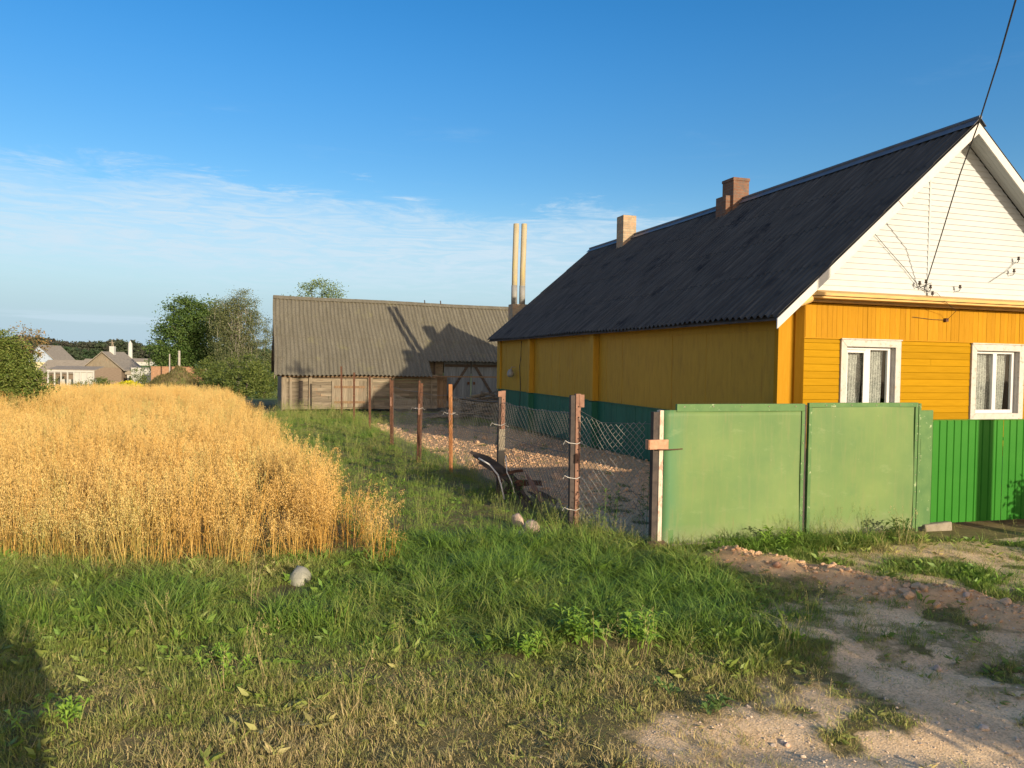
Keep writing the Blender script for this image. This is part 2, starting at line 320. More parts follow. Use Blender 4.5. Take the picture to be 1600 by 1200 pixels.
# ------------------------------------------------------------------ terrain
def sstep(a, b, x): t = np.clip((x-a)/(b-a), 0, 1); return t*t*(3-2*t)
def vnoise(x, y, s, seed=0):
    """smooth value noise, arrays in, 0..1 out"""
    x = np.asarray(x, float)/s; y = np.asarray(y, float)/s; xi = np.floor(x).astype(int); yi = np.floor(y).astype(int); fx = x-xi; fy = y-yi
    fx = fx*fx*(3-2*fx); fy = fy*fy*(3-2*fy)
    def h(i, j): v = np.sin(i*127.1+j*311.7+seed*74.7)*43758.5453; return v-np.floor(v)
    return (h(xi, yi)*(1-fx)+h(xi+1, yi)*fx)*(1-fy)+(h(xi, yi+1)*(1-fx)+h(xi+1, yi+1)*fx)*fy
def fbm(x, y, s, seed=0): return vnoise(x, y, s, seed)*.55+vnoise(x, y, s/2.3, seed+1)*.3+vnoise(x, y, s/5.1, seed+2)*.15
BA = np.array([2.55, 8.15]); BB = np.array([4.9, 6.0])            # the ridge of dug earth before the gate
def berm(x, y):
    d = BB-BA; L2 = d@d; t = np.clip(((x-BA[0])*d[0]+(y-BA[1])*d[1])/L2, -.05, 1.6); px = BA[0]+t*d[0]; py = BA[1]+t*d[1]
    return np.hypot(x-px, y-py), t
def hterr(x, y):
    x = np.asarray(x, float); y = np.asarray(y, float)
    z = -2.6*sstep(22, 108, y)
    near = 1-sstep(25, 45, y)
    z = z+near*(fbm(x, y, 1.7, 3)-.5)*.07+near*(vnoise(x, y, .35, 9)-.5)*.018
    z = z-.035*np.exp(-((y-4.35+.10*x)/.16)**2)*sstep(.8, 1.6, x)-.03*np.exp(-((y-5.75+.12*x)/.2)**2)*sstep(2, 2.8, x)
    d, t = berm(x, y); z = z+.11*np.exp(-(d/.24)**2)*(.55+.9*vnoise(x, y, .22, 5))
    z = z+.13*np.exp(-((x+.15)**2+(y-19.3)**2*.25)/1.6)*0
    return z
def fedge(y):  # right-hand edge of the oat field
    return -1.50-.42*(y-8.3)+.12*np.sin(y*1.7)
def fence_x(y): return 1.45-.382*(y-8.7)+.0*y
def yard(x, y):   # 1 inside the yard right of the netting fence
    return sstep(-.1, .35, x-fence_x(y))*sstep(8.6, 9.0, y-.31*(x-1.7))
def bare(x, y):
    """0 = turf, 1 = open gravel and soil"""
    n = fbm(x, y, .9, 21); n2 = fbm(x, y, .35, 31)
    a = sstep(-.45, .75, (x-1.15)+(4.4-y)*.45+(n-.5)*1.8)*(1-sstep(4.35, 5.3, y+(n2-.5)*1.2))      # gravel at the bottom right
    b = sstep(1.75, 3.0, x+(n-.5)*1.5)*(1-sstep(6.6, 7.9, y+.62*(x-3.2)+(n2-.5)))                    # shaded soil on the right
    d, t = berm(x, y); c = 1-sstep(.22, .55, d+(n2-.5)*.3)
    e = .62*sstep(2.4, 3.2, x)*sstep(6.2, 7.4, y)*(n > .38)                                          # worn strip before the gate
    yd = yard(x, y)*(1-.65*sstep(23.5, 26, y))*(1-sstep(.9, 1.5, x-(2.7-.38*(y-14))))*sstep(.38, .46, n2*.5+n*.5+.13*sstep(12, 14, y))
    f = sstep(.52, .75, n2)*.5*(1-sstep(3.6, 4.4, y))
    tuft = sstep(.60, .74, fbm(x, y, .38, 35))*(y < 7.5)*(y > 3.9)
    return np.clip(np.maximum.reduce([a, b*(.45+.45*(n2 > .52)), c, e*(y-(8.7+.3277*(x-1.73)) < -.6), yd*.95, f])*(1-.75*tuft), 0, 1)
def axis(a, fine0, fine1, b, step, growth):
    xs = list(np.arange(fine0, fine1+1e-6, step)); s = step; x = xs[-1]
    while x < b: s *= growth; x += s; xs.append(x)
    s = step; x = xs[0]; lo = []
    while x > a: s *= growth; x -= s; lo.append(x)
    return np.array(lo[::-1]+xs)
gx = axis(-2500, -6, 7, 2500, .055, 1.06); gy = axis(-40, 2.8, 11, 4500, .055, 1.05)
GX, GY = np.meshgrid(gx, gy); GZ = hterr(GX, GY)
V = np.stack([GX.ravel(), GY.ravel(), GZ.ravel()], 1); nx = len(gx); ny = len(gy)
i = (np.arange(ny-1)[:, None]*nx+np.arange(nx-1)[None, :]).ravel()
gm = npmesh('ground', V, np.stack([i, i+1, i+nx+1, i+nx], 1))
ba = gm.attributes.new('bare', 'FLOAT', 'POINT'); ba.data.foreach_set('value', bare(V[:, 0], V[:, 1]).astype(np.float32))
YM = (yard(V[:, 0], V[:, 1])*sstep(9, 12, V[:, 1])); clodd = np.maximum(YM, 1-sstep(.3, .75, berm(V[:, 0], V[:, 1])[0]))
ya = gm.attributes.new('orange', 'FLOAT', 'POINT'); ya.data.foreach_set('value', clodd.astype(np.float32))
def groundmat():
    m, N, L, P = newmat('ground')
    a = N.new('ShaderNodeAttribute'); a.attribute_name = 'bare'; o = N.new('ShaderNodeAttribute'); o.attribute_name = 'orange'
    g1 = nramp(N, L, nnoise(N, L, 1.2, detail=8, rough=.7), [(.3, (.62, .43, .245)), (.7, (.84, .63, .38))])
    vo = N.new('ShaderNodeTexVoronoi'); vo.inputs['Scale'].default_value = 85; tc = N.new('ShaderNodeTexCoord'); L.new(tc.outputs['Object'], vo.inputs['Vector'])
    g1 = nmix(N, L, .75, g1, nramp(N, L, vo.outputs['Color'], [(.1, (.60, .57, .55)), (.5, (1, 1, 1)), (.95, (1.25, 1.22, 1.2))]), 'MULTIPLY')
    g1 = nmix(N, L, nmath(N, L, 'MULTIPLY', o.outputs['Fac'], .75), g1, nramp(N, L, nnoise(N, L, 9, detail=7), [(.3, (.46, .25, .11)), (.7, (.74, .46, .23))]))
    thatch = nramp(N, L, nnoise(N, L, 3.5, detail=8, rough=.75), [(.3, (.09, .085, .03)), (.55, (.19, .155, .065)), (.75, (.33, .25, .13))])
    far = nramp(N, L, nnoise(N, L, .012, detail=4), [(.35, (.13, .20, .04)), (.65, (.18, .24, .06))])
    sp = N.new('ShaderNodeSeparateXYZ'); L.new(tc.outputs['Object'], sp.inputs[0]); mr = N.new('ShaderNodeMapRange'); L.new(sp.outputs[1], mr.inputs['Value'])
    mr.inputs['From Min'].default_value = 45; mr.inputs['From Max'].default_value = 70
    thatch = nmix(N, L, mr.outputs[0], thatch, far)
    edge = nmath(N, L, 'ADD', a.outputs['Fac'], nmath(N, L, 'MULTIPLY', nmath(N, L, 'SUBTRACT', nnoise(N, L, 14, detail=6), .5), .5))
    c = nmix(N, L, nramp(N, L, edge, [(.3, (0, 0, 0)), (.6, (1, 1, 1))]), thatch, g1)
    L.new(c, P.inputs['Base Color']); P.inputs['Roughness'].default_value = .95; P.inputs['Specular IOR Level'].default_value = .15
    h = nmath(N, L, 'ADD', nmath(N, L, 'MULTIPLY', vo.outputs['Distance'], .6), nnoise(N, L, 30, detail=6)); nbump(N, L, P, h, .45, .008); return m
tag(link('ground', gm, groundmat(), smooth=True), kind='structure')
def H(x, y): return float(hterr(x, y))

# ------------------------------------------------------------------ scattered ground cover (stuff, instanced on points)
def variants(name, meshes, m):
    c = bpy.data.collections.new(name)
    for k, me in enumerate(meshes):
        me.materials.append(m) if m else None
        c.objects.link(bpy.data.objects.new('%s_piece' % name, me))
    return c
def scatter(name, coll, P, rot, scl, tint, idx, label, cat):
    me = bpy.data.meshes.new(name); me.vertices.add(len(P)); me.vertices.foreach_set('co', np.asarray(P, np.float32).ravel())
    for nm, ty, dat, key in (('rot', 'FLOAT_VECTOR', rot, 'vector'), ('scl', 'FLOAT_VECTOR', scl, 'vector'), ('tint', 'FLOAT', tint, 'value')):
        me.attributes.new(nm, ty, 'POINT').data.foreach_set(key, np.asarray(dat, np.float32).ravel())
    me.attributes.new('vid', 'INT', 'POINT').data.foreach_set('value', np.asarray(idx, np.int32))
    o = link(name, me); tag(o, label, cat, kind='stuff')
    ng = bpy.data.node_groups.new(name, 'GeometryNodeTree')
    ng.interface.new_socket('Geometry', in_out='INPUT', socket_type='NodeSocketGeometry'); ng.interface.new_socket('Geometry', in_out='OUTPUT', socket_type='NodeSocketGeometry')
    N = ng.nodes; L = ng.links; gi = N.new('NodeGroupInput'); go = N.new('NodeGroupOutput')
    ci = N.new('GeometryNodeCollectionInfo'); ci.inputs['Collection'].default_value = coll; ci.inputs['Separate Children'].default_value = True; ci.inputs['Reset Children'].default_value = True
    ip = N.new('GeometryNodeInstanceOnPoints'); ip.inputs['Pick Instance'].default_value = True
    def attr(n, ty):
        a = N.new('GeometryNodeInputNamedAttribute'); a.data_type = ty; a.inputs['Name'].default_value = n; return a.outputs['Attribute']
    e2r = N.new('FunctionNodeEulerToRotation'); L.new(attr('rot', 'FLOAT_VECTOR'), e2r.inputs[0])
    L.new(gi.outputs[0], ip.inputs['Points']); L.new(ci.outputs[0], ip.inputs['Instance']); L.new(attr('vid', 'INT'), ip.inputs['Instance Index'])
    L.new(e2r.outputs[0], ip.inputs['Rotation']); L.new(attr('scl', 'FLOAT_VECTOR'), ip.inputs['Scale']); L.new(ip.outputs[0], go.inputs[0])
    md = o.modifiers.new('scatter', 'NODES'); md.node_group = ng
    return o
def ribbons(n, rad, hgt, wid, bend, seg=3, hv=.35, curl=1.0, r=rng):
    """n curved tapering blades growing out of a small disc"""
    a = r.uniform(0, 2*np.pi, n); q = rad*np.sqrt(r.uniform(0, 1, n)); bx = q*np.cos(a); by = q*np.sin(a)
    h = hgt*r.uniform(1-hv, 1+hv, n); d = a+r.normal(0, .8, n); b = bend*h*r.uniform(.2, 1.3, n); wa = d+np.pi/2+r.normal(0, .5, n)
    VV = []; F = []
    for s in range(seg+1):
        t = s/seg; w = wid*(1-t**1.6)*.5+.0004; ox = b*t**(1.6+curl); zz = h*(t-.18*curl*bend*t**3)
        cx = bx+np.cos(d)*ox; cy = by+np.sin(d)*ox
        for sg in (-1, 1): VV.append(np.stack([cx+sg*w*np.cos(wa), cy+sg*w*np.sin(wa), zz], 1))
    VV = np.stack(VV, 1).reshape(-1, 3); k = 2*(seg+1); base = np.arange(n)*k
    for s in range(seg): F.append(np.stack([base+2*s, base+2*s+1, base+2*s+3, base+2*s+2], 1))
    return VV, np.concatenate(F)
def join(parts):
    V = []; F = []; o = 0
    for v, f in parts: V.append(v); F.append(f+o); o += len(v)
    return np.concatenate(V), np.concatenate(F)
def diamonds(C, D, ln, wd, r=rng):
    """small pointed quads: centres C, directions D"""
    D = D/np.linalg.norm(D, axis=1, keepdims=True); s = np.cross(D, r.normal(0, 1, D.shape)); s /= np.linalg.norm(s, axis=1, keepdims=True)+1e-9
    ln = np.broadcast_to(ln, len(C))[:, None]; wd = np.broadcast_to(wd, len(C))[:, None]
    V = np.stack([C-D*ln*.5, C+s*wd*.5-D*ln*.1, C+D*ln*.5, C-s*wd*.5-D*ln*.1], 1).reshape(-1, 3)
    return V, np.arange(len(C)*4).reshape(-1, 4)

# oats
def oat_clump(seed, n=15, green=0):
    r = np.random.default_rng(seed); P1 = []; P2 = []
    for k in range(n):
        bx, by = r.uniform(-.15, .15, 2); h = r.uniform(.62, .98); az = r.uniform(0, 2*np.pi); ln = abs(r.normal(0, .09)); w = .0042
        ts = np.array([0, .35, .7, 1.0]); cx = bx+np.cos(az)*ln*ts**2; cy = by+np.sin(az)*ln*ts**2; cz = h*ts; wa = r.uniform(0, np.pi)
        v = np.stack([np.stack([cx+s*w*np.cos(wa)*(1-.5*ts), cy+s*w*np.sin(wa)*(1-.5*ts), cz], 1) for s in (-.5, .5)], 1).reshape(-1, 3)
        P1.append((v, np.array([[2*i, 2*i+1, 2*i+3, 2*i+2] for i in range(3)])))
        for q in range(r.integers(1, 4)):      # dry leaves
            t0 = r.uniform(.1, .75); a = r.uniform(0, 2*np.pi); L0 = r.uniform(.12, .26); sx = bx+np.cos(az)*ln*t0**2; sy = by+np.sin(az)*ln*t0**2; z0 = h*t0
            tt = np.array([0, .4, 1.0]); lx = sx+np.cos(a)*L0*tt*.8; ly = sy+np.sin(a)*L0*tt*.8; lz = z0+L0*(tt*.75-tt**2*1.1); lw = np.array([.006, .009, .001])
            v = np.stack([np.stack([lx+s*lw*np.cos(a+1.57), ly+s*lw*np.sin(a+1.57), lz], 1) for s in (-.5, .5)], 1).reshape(-1, 3)
            P1.append((v, np.array([[0, 1, 3, 2], [2, 3, 5, 4]])))
        m = r.integers(24, 38); t = r.uniform(0, 1, m); hz = h*(.74+.29*t); a = r.uniform(0, 2*np.pi, m); rr = (.012+.055*(1-t))*r.uniform(.3, 1.2, m)
        tt = hz/h; C = np.stack([bx+np.cos(az)*ln*tt**2+rr*np.cos(a), by+np.sin(az)*ln*tt**2+rr*np.sin(a), hz-.02], 1)
        D = np.stack([np.cos(a)*.4, np.sin(a)*.4, -np.ones(m)], 1)+r.normal(0, .16, (m, 3)); P2.append(diamonds(C, D, r.uniform(.016, .027, m), r.uniform(.0045, .0075, m), r))
    v1, f1 = join(P1); v2, f2 = join(P2); V, F = join([(v1, f1), (v2, f2)]); me = npmesh('oats', V, F)
    me.materials.append(M['oat_straw']); me.materials.append(M['oat_ear']); me.polygons.foreach_set('material_index', [0]*len(f1)+[1]*len(f2)); return me
M['oat_straw'] = leafmat('oat straw', (.52, .28, .05), (.60, .39, .11), .12, .5, 'tint', (.36, .38, .10))
M['oat_ear'] = leafmat('oat ears', (.60, .37, .11), (.68, .465, .17), .12, .6, 'tint', (.50, .48, .18))
oatc = variants('oats', [oat_clump(s) for s in range(8)], None)
def sample(n, x0, x1, y0, y1): return rng.uniform(x0, x1, n), rng.uniform(y0, y1, n)
X = []; Y = []
for (y0, y1, dens) in ((7.3, 12, 30), (12, 20, 24), (20, 48, 15)):
    xl = -.74*y1-3; n = int((y1-y0)*(-xl+1)*dens); x, y = sample(n, xl, 0, y0, y1); X.append(x); Y.append(y)
X = np.concatenate(X); Y = np.concatenate(Y)
front = 7.72+.11*(X+3.2)+.18*np.sin(X*2.1)+.1*np.sin(X*5.3+1)+np.where(X < -4.9, (-4.9-X)*.8, 0)
barnside = (Y > 30.5) & (X > -9.9-.325*(Y-31.2))
k = (X < fedge(Y)) & (Y > front) & (X > -.74*Y-3) & ~barnside
wl = fbm(X, Y, 1.1, 77)
k &= ~((wl > .585) & (rng.uniform(0, 1, len(X)) < .80) & (Y > front+.35))
w2 = fbm(X, Y, .42, 79); k &= ~((w2 > .57) & (rng.uniform(0, 1, len(X)) < .8))
X = X[k]; Y = Y[k]; wl = wl[k]; w2 = w2[k]; fr = front[k]; n = len(X); Z = hterr(X, Y)-.01
hs = (.74+.34*fbm(X, Y, 1.6, 5)+.22*(vnoise(X, Y, .5, 6)-.5))*(1-.32*(wl > .60))*rng.uniform(.74, 1.18, n)*(1-.25*np.exp(-(np.abs(Y-fr)/.25)))
hs *= 1-.20*np.exp(-np.abs(fedge(Y)-X)/.35)
lean = rng.normal(0, .11, (n, 2))+.10*np.stack([vnoise(X, Y, .8, 41)-.5, vnoise(X, Y, .8, 42)-.5], 1)*2; edge = np.exp(-np.abs(fedge(Y)-X)/.3)*.12; lean[:, 1] += edge
tint = np.clip(rng.normal(.32, .17, n)+.45*(fbm(X, Y, 1.4, 83)-.5)+.35*np.exp(-np.abs(Y-fr)/.5)*(X < -3.6)+.30*(wl > .58)-.22*sstep(-3.2, -1.5, X)*(Y < 11)+.12*(Y > 13), 0, 1)
scatter('oat_field', oatc, np.stack([X, Y, Z], 1), np.stack([lean[:, 0], lean[:, 1], rng.uniform(0, 6.28, n)], 1), np.stack([np.ones(n)*1.05, np.ones(n)*1.05, hs], 1), tint, rng.integers(0, 8, n), 'dense field of ripe golden oats left of the grass strip', 'oat field')

# grass
M['grass'] = leafmat('grass blades', (.125, .235, .034), (.235, .275, .065), .16, .5, 'tint', (.50, .385, .19))
def grass_piece(s, kind):
    r = np.random.default_rng(100+s)
    if kind == 'short': V, F = ribbons(28, .10, .040, .0042, 1.1, 2, .6, 1, r)
    elif kind == 'mid': V, F = ribbons(20, .10, .105, .0052, .8, 3, .5, 1, r)
    elif kind == 'long': V, F = ribbons(20, .10, .24, .0078, .95, 4, .45, 1, r)
    elif kind == 'seed':
        V, F = ribbons(7, .08, .30, .0020, .3, 3, .3, 1, r); tips = V.reshape(7, 8, 3)[:, 6]; P = [(V, F)]
        for t in tips:
            m = 12; q = r.uniform(0, 1, m)[:, None]; C = t-np.array([[0, 0, .09]])*q+r.normal(0, .006, (m, 3)); P.append(diamonds(C, np.tile([0, 0, 1.], (m, 1))+r.normal(0, .3, (m, 3)), .014, .004, r))
        V, F = join(P)
    elif kind == 'broad':     # low broad-leaved weeds
        n = 9; a = r.uniform(0, 6.28, n); ln = r.uniform(.05, .11, n); C = np.stack([np.cos(a)*ln*.6, np.sin(a)*ln*.6, .02+r.uniform(0, .05, n)], 1)
        V, F = diamonds(C, np.stack([np.cos(a), np.sin(a), r.uniform(.1, .7, n)], 1), ln, ln*.33, r)
    return npmesh('grass', V, F)
kinds = ['short']*4+['mid']*4+['long']*4+['seed']*3+['broad']*3
# collection order is alphabetical by object name, and names get .001 suffixes in creation order
grc = bpy.data.collections.new('grass')
for q, kd in enumerate(kinds):
    me = grass_piece(q, kd); me.materials.append(M['grass']); grc.objects.link(bpy.data.objects.new('grass_piece_%02d' % q, me))
def lush(x, y):
    n = fbm(x, y, .8, 51)
    a = (.35+.65*sstep(.35, .55, fbm(x, y, .5, 55)))*sstep(-1.7, -.3, x+(n-.5)*1.2)*(1-sstep(1.3, 2.5, x+(n-.5)*1.2))*sstep(5.3, 6.1, y+(n-.5)*.9)*(1-sstep(8.6, 9.4, y+.3*x))
    b = .8*sstep(.42, .6, fbm(x, y, .55, 52))*sstep(5.5, 6.0, y+(n-.5)*.7)*(1-sstep(6.9, 7.6, y))*(1-sstep(-1.2, -.4, x))
    c = .85*np.exp(-((x-1.05)**2/.35+(y-8.85)**2/.35))
    dl = y-(8.7+.3277*(x-1.73)); e = .9*sstep(-.85, -.45, dl+(n-.5)*.4)*(dl < .05)*sstep(1.8, 2.6, x)
    return np.clip(np.maximum.reduce([a, b, c, e]), 0, 1)
WEEDS = [(.94, 5.62, .22), (.58, 5.68, .20), (.05, 5.4, .12), (-2.52, 4.3, .1), (-1.9, 5.05, .12), (.15, 9.35, .22), (-2.0, 7.0, .22), (0, 11.2, .35)]
def scatter_grass(name, n, box, dens_fn, label, far=False):
    x, y = sample(n, *box); vis = np.abs(x) < .72*y+1.2; inf = (x < fedge(y)+.02) & (y > 7.72+.11*(x+3.2)+np.where(x < -4.9, (-4.9-x)*.8, 0)+.1+rng.exponential(.28, n))
    for wx, wy, wr in WEEDS: inf |= (np.hypot(x-wx, y-wy) < wr)
    bz = bare(x, y); keep = rng.uniform(0, 1, n) > bz**.6*.96
    inside_house = (x > 4.2-.325*(y-12.2)) & (y > 12)
    inside_barn = (y > 31.6+.325*(x+9.5))
    k = vis & ~inf & keep & ~inside_house & ~inside_barn & dens_fn(x, y)
    x = x[k]; y = y[k]; bz = bz[k]; n = len(x); lu = lush(x, y); u = rng.uniform(0, 1, n); v = rng.uniform(0, 1, n)
    strip = sstep(8.6, 9.6, y)*(1-yard(x, y)); fenceline = np.exp(-((x-fence_x(y))/.35)**2)*(y > 8.8)
    kind = np.where(u < .80, rng.integers(0, 4, n), np.where(u < .95, rng.integers(4, 8, n), rng.integers(15, 18, n)))
    kind = np.where(v < lu*.55, rng.integers(8, 12, n), np.where(v < lu*.95, rng.integers(4, 8, n), kind))
    kind = np.where((v < .65*strip) & (lu < .3), rng.integers(4, 8, n), kind)
    kind = np.where((rng.uniform(0, 1, n) < .10*strip+.25*fenceline), rng.integers(12, 15, n), kind)
    kind = np.where((rng.uniform(0, 1, n) < .30*fenceline), rng.integers(8, 12, n), kind)
    kind = np.where((rng.uniform(0, 1, n) < .10) & (lu > .25), rng.integers(15, 18, n), kind)
    kind = np.where((rng.uniform(0, 1, n) < .015) & (lu < .25) & (y < 6.5), rng.integers(12, 15, n), kind)
    dry = fbm(x, y, 1.3, 61); t = .36+.85*(dry-.5)+.35*(fbm(x, y, .4, 63)-.5)+.30*(1-sstep(4.6, 6.0, y+(dry-.5)*1.8))*(1-lu)+.22*bz-.26*lu-.16*strip-.06*(1-sstep(8, 9, y))
    t += .12*(kind >= 12)*(kind < 15)*2.2; t = t-.22*((kind >= 15))
    t = np.clip(t+rng.normal(0, .11, n), 0, 1)
    s = rng.uniform(.7, 1.25, n)*(1-.3*bz)*(1+.25*sstep(15, 30, y)); s = s*np.where(strip > .5, .85, 1)*(.85+.15*sstep(5, 7, y)); sz = s*(.70+.5*fbm(x, y, .6, 71))*np.where(kind == 12, .7, 1)*(1-.35*(1-sstep(4.5, 6, y))*(kind >= 8))*np.where((kind >= 4) & (kind < 12), .50-.03*(x > -1.2), 1)*(.55+1.0*sstep(.3, .7, fbm(x, y, .32, 73)))
    z = hterr(x, y)-.012
    P = np.stack([x, y, z], 1); rt = np.stack([rng.normal(0, .22, n), rng.normal(0, .22, n), rng.uniform(0, 6.28, n)], 1)
    return scatter(name, grc, P, rt, np.stack([s, s, sz], 1), t, kind, label, 'grass')
scatter_grass('grass', 60000, (-7, 8, 2.6, 9.3), lambda x, y: rng.uniform(0, 1, len(x)) < 1, 'rough grass and weeds on the verge in the foreground')
scatter_grass('grass', 42000, (-9.6, 5, 9.3, 33), lambda x, y: rng.uniform(0, 1, len(x)) < .55+.45*(1-yard(x, y)), 'grass strip between the oats and the netting fence, running back to the barn')

# loose stones and clods
def pebbles(name, n, box, fn, m, size, label, cat, hfac=.6):
    import bmesh
    vs = []
    for s in range(5):
        bm = bmesh.new(); bmesh.ops.create_icosphere(bm, subdivisions=2, radius=.5); r = random.Random(s)
        pl = [(Vector((r.uniform(-1, 1), r.uniform(-1, 1), r.uniform(-1, 1))).normalized(), r.uniform(.22, .42)) for _ in range(8)]
        for v in bm.verts:
            for nn, d in pl:
                q = v.co.dot(nn)
                if q > d: v.co -= nn*(q-d)*.9
            v.co.z *= hfac
        me = bpy.data.meshes.new('stone'); bm.to_mesh(me); bm.free(); vs.append(me)
    c = variants(name, vs, m); x, y = sample(n, *box); k = fn(x, y) & (np.abs(x) < .72*y+1); x = x[k]; y = y[k]; n = len(x)
    sz = size*rng.lognormal(0, .55, n); P = np.stack([x, y, hterr(x, y)+sz*.1], 1)
    scatter(name, c, P, np.stack([rng.normal(0, .3, n), rng.normal(0, .3, n), rng.uniform(0, 6.28, n)], 1), np.stack([sz]*3, 1), rng.uniform(0, 1, n), rng.integers(0, 5, n), label, cat)
pebbles('gravel', 42000, (-3, 7, 2.6, 7.5), lambda x, y: rng.uniform(0, 1, len(x)) < bare(x, y)**1.5*.75, M['pebble'], .008, 'fine loose gravel of the bare track at lower right', 'gravel')
pebbles('earth_clods', 12000, (1.8, 7.5, 4.0, 9.0), lambda x, y: (rng.uniform(0, 1, len(x)) < np.exp(-(berm(x, y)[0]/.30)**2)), M['clod'], .028, 'ridge of crumbled orange earth in front of the green gate', 'earth')
pebbles('rubble', 30000, (-5, 5, 10.5, 25.5), lambda x, y: (rng.uniform(0, 1, len(x)) < .9*bare(x, y)) & (yard(x, y) > .5), M['clod'], .030, 'orange rubble spread over the yard behind the netting fence', 'rubble')

# ------------------------------------------------------------------ yellow house
HO = (4.14, 12.0, 0); HR = R(18); RIDGE_U = 3.95; EAVE = 2.88; RZ = 6.33; DEP = 16.35
SL = (RZ-EAVE)/RIDGE_U; WL = .35; WR = 2*RIDGE_U-.35; WF = .45; WB = DEP-.35
house = empty('yellow_house', HO, HR, 'long yellow wooden house with white sided gable and black corrugated roof', 'house')
def rimcaps(V, F, nv, nt_, n1):
    V = [V]; base = len(V[0])
    for ids in [a*nt_+np.arange(nt_) for a in (0, nv)]+[np.arange(nv+1)*nt_+c for c in (0, nt_-1)]:
        k = len(ids); V.append(V[0][ids]); V.append(V[0][ids+n1]); j = base+np.arange(k-1); F.append(np.stack([j, j+1, j+1+k, j+k], 1)); base += 2*k
    return np.concatenate(V), F
def corrugated(name, u0, u1, z_fn, t0, t1, pitch, amp, m, parent, flip=1, spu=8, nv=8, thick=.008, sag=0):
    """corrugation waves across t; surface runs from u0 to u1 with height z_fn(u)"""
    nt_ = int((t1-t0)/pitch*spu)+1; ts = np.linspace(t0, t1, nt_); us = np.linspace(u0, u1, nv+1); r = np.random.default_rng(5)
    V = []
    for off in (0, -thick):
        for a, uu in enumerate(us):
            w = amp*np.cos(2*np.pi*(ts-t0)/pitch); row = z_fn(uu, ts)+w+off
            V.append(np.stack([np.full(nt_, uu), ts, row], 1))
    V = np.concatenate(V); n1 = (nv+1)*nt_; F = []
    i = (np.arange(nv)[:, None]*nt_+np.arange(nt_-1)[None, :]).ravel(); q = np.stack([i, i+1, i+nt_+1, i+nt_], 1)
    F.append(q); F.append(q[:, ::-1]+n1)
    V, F = rimcaps(V, F, nv, nt_, n1)
    return link(name, npmesh(name, V, np.concatenate(F)), m, parent, True)
def hz_l(u, t): return EAVE+SL*u+.03*np.sin(t*.9)*(1-u/RIDGE_U)*.6-.04*np.sin(np.pi*np.clip(t/DEP, 0, 1))*u/RIDGE_U
for k, (ua, ub) in enumerate(((0, 1.02), (.98, 2.02), (1.98, 3.02), (2.98, RIDGE_U))):
    roofo = corrugated('roof', ua, ub, lambda u, t: hz_l(u, t)+.016*(1-(u-ua)/(ub-ua))+.006*np.sin(t*5.2), 0, DEP, .175, .027, M['roof_black'], house, nv=4)
r2 = corrugated('roof', 2*RIDGE_U, RIDGE_U+.005, lambda u, t: hz_l(2*RIDGE_U-u, t), 0, DEP, .175, .022, M['roof_black'], house, nv=8)
b = MB()
for k in range(11):     # ridge cap in lapped lengths
    a0 = -.03+k*DEP/11; a1 = a0+DEP/11+.08; lift = .05+.004*(k % 2)
    dz = lambda t: -.04*math.sin(math.pi*min(max(t/DEP, 0), 1))
    for sg in (-1, 1):
        p = [(RIDGE_U+sg*.14, a0, RZ+dz(a0)-.14*SL+lift), (RIDGE_U, a0, RZ+dz(a0)+lift+.012), (RIDGE_U, a1, RZ+dz(a1)+lift+.012), (RIDGE_U+sg*.14, a1, RZ+dz(a1)-.14*SL+lift)]
        b.prism(p, (0, 0, 0), (0, 0, -.006))
b.tube([(RIDGE_U, -.03, RZ+.07), (RIDGE_U, DEP*.5, RZ+.03), (RIDGE_U, DEP+.05, RZ+.07)], .035, 8)
b.build('ridge_cap', M['ridge'], roofo)
# walls: solid core set back behind the cladding, with window openings in front
W1 = (1.58, 2.84, 1.12, 2.57); W2 = (4.44, 5.70, 1.19, 2.555); CAS = .115
wins = (W1, W2)
core = MB()
core.box(WL+.03, WL+.14, WF+.03, WB, 0, 3.08); core.box(WR-.14, WR-.03, WF+.03, WB, 0, 3.08)
core.prism([(WL+.03, WB, 0), (WR-.03, WB, 0), (WR-.03, WB, 3.1), (RIDGE_U, WB, RZ-.25), (WL+.03, WB, 3.1)], (0, 0, 0), (0, .1, 0))
def rects(x0, x1, z0, z1):      # fill a front strip leaving window holes
    out = []; xs = sorted({x0, x1}|{v for w in wins for v in (w[0]+CAS, w[1]-CAS) if x0 < v < x1}); zs = sorted({z0, z1}|{v for w in wins for v in (w[2]+CAS, w[3]-CAS) if z0 < v < z1})
    for a, c in zip(xs, xs[1:]):
        for d, e in zip(zs, zs[1:]):
            if not any(w[0]+CAS-.001 <= a and c <= w[1]-CAS+.001 and w[2]+CAS-.001 <= d and e <= w[3]-CAS+.001 for w in wins): out.append((a, c, d, e))
    return out
for (a, c, d, e) in rects(WL+.14, WR-.14, 0, 3.0): core.box(a, c, WF+.03, WF+.13, d, e)
core.build('wall', M['yellow_h'], house)
fr = MB(); z = .62; hb = .118; row = 0
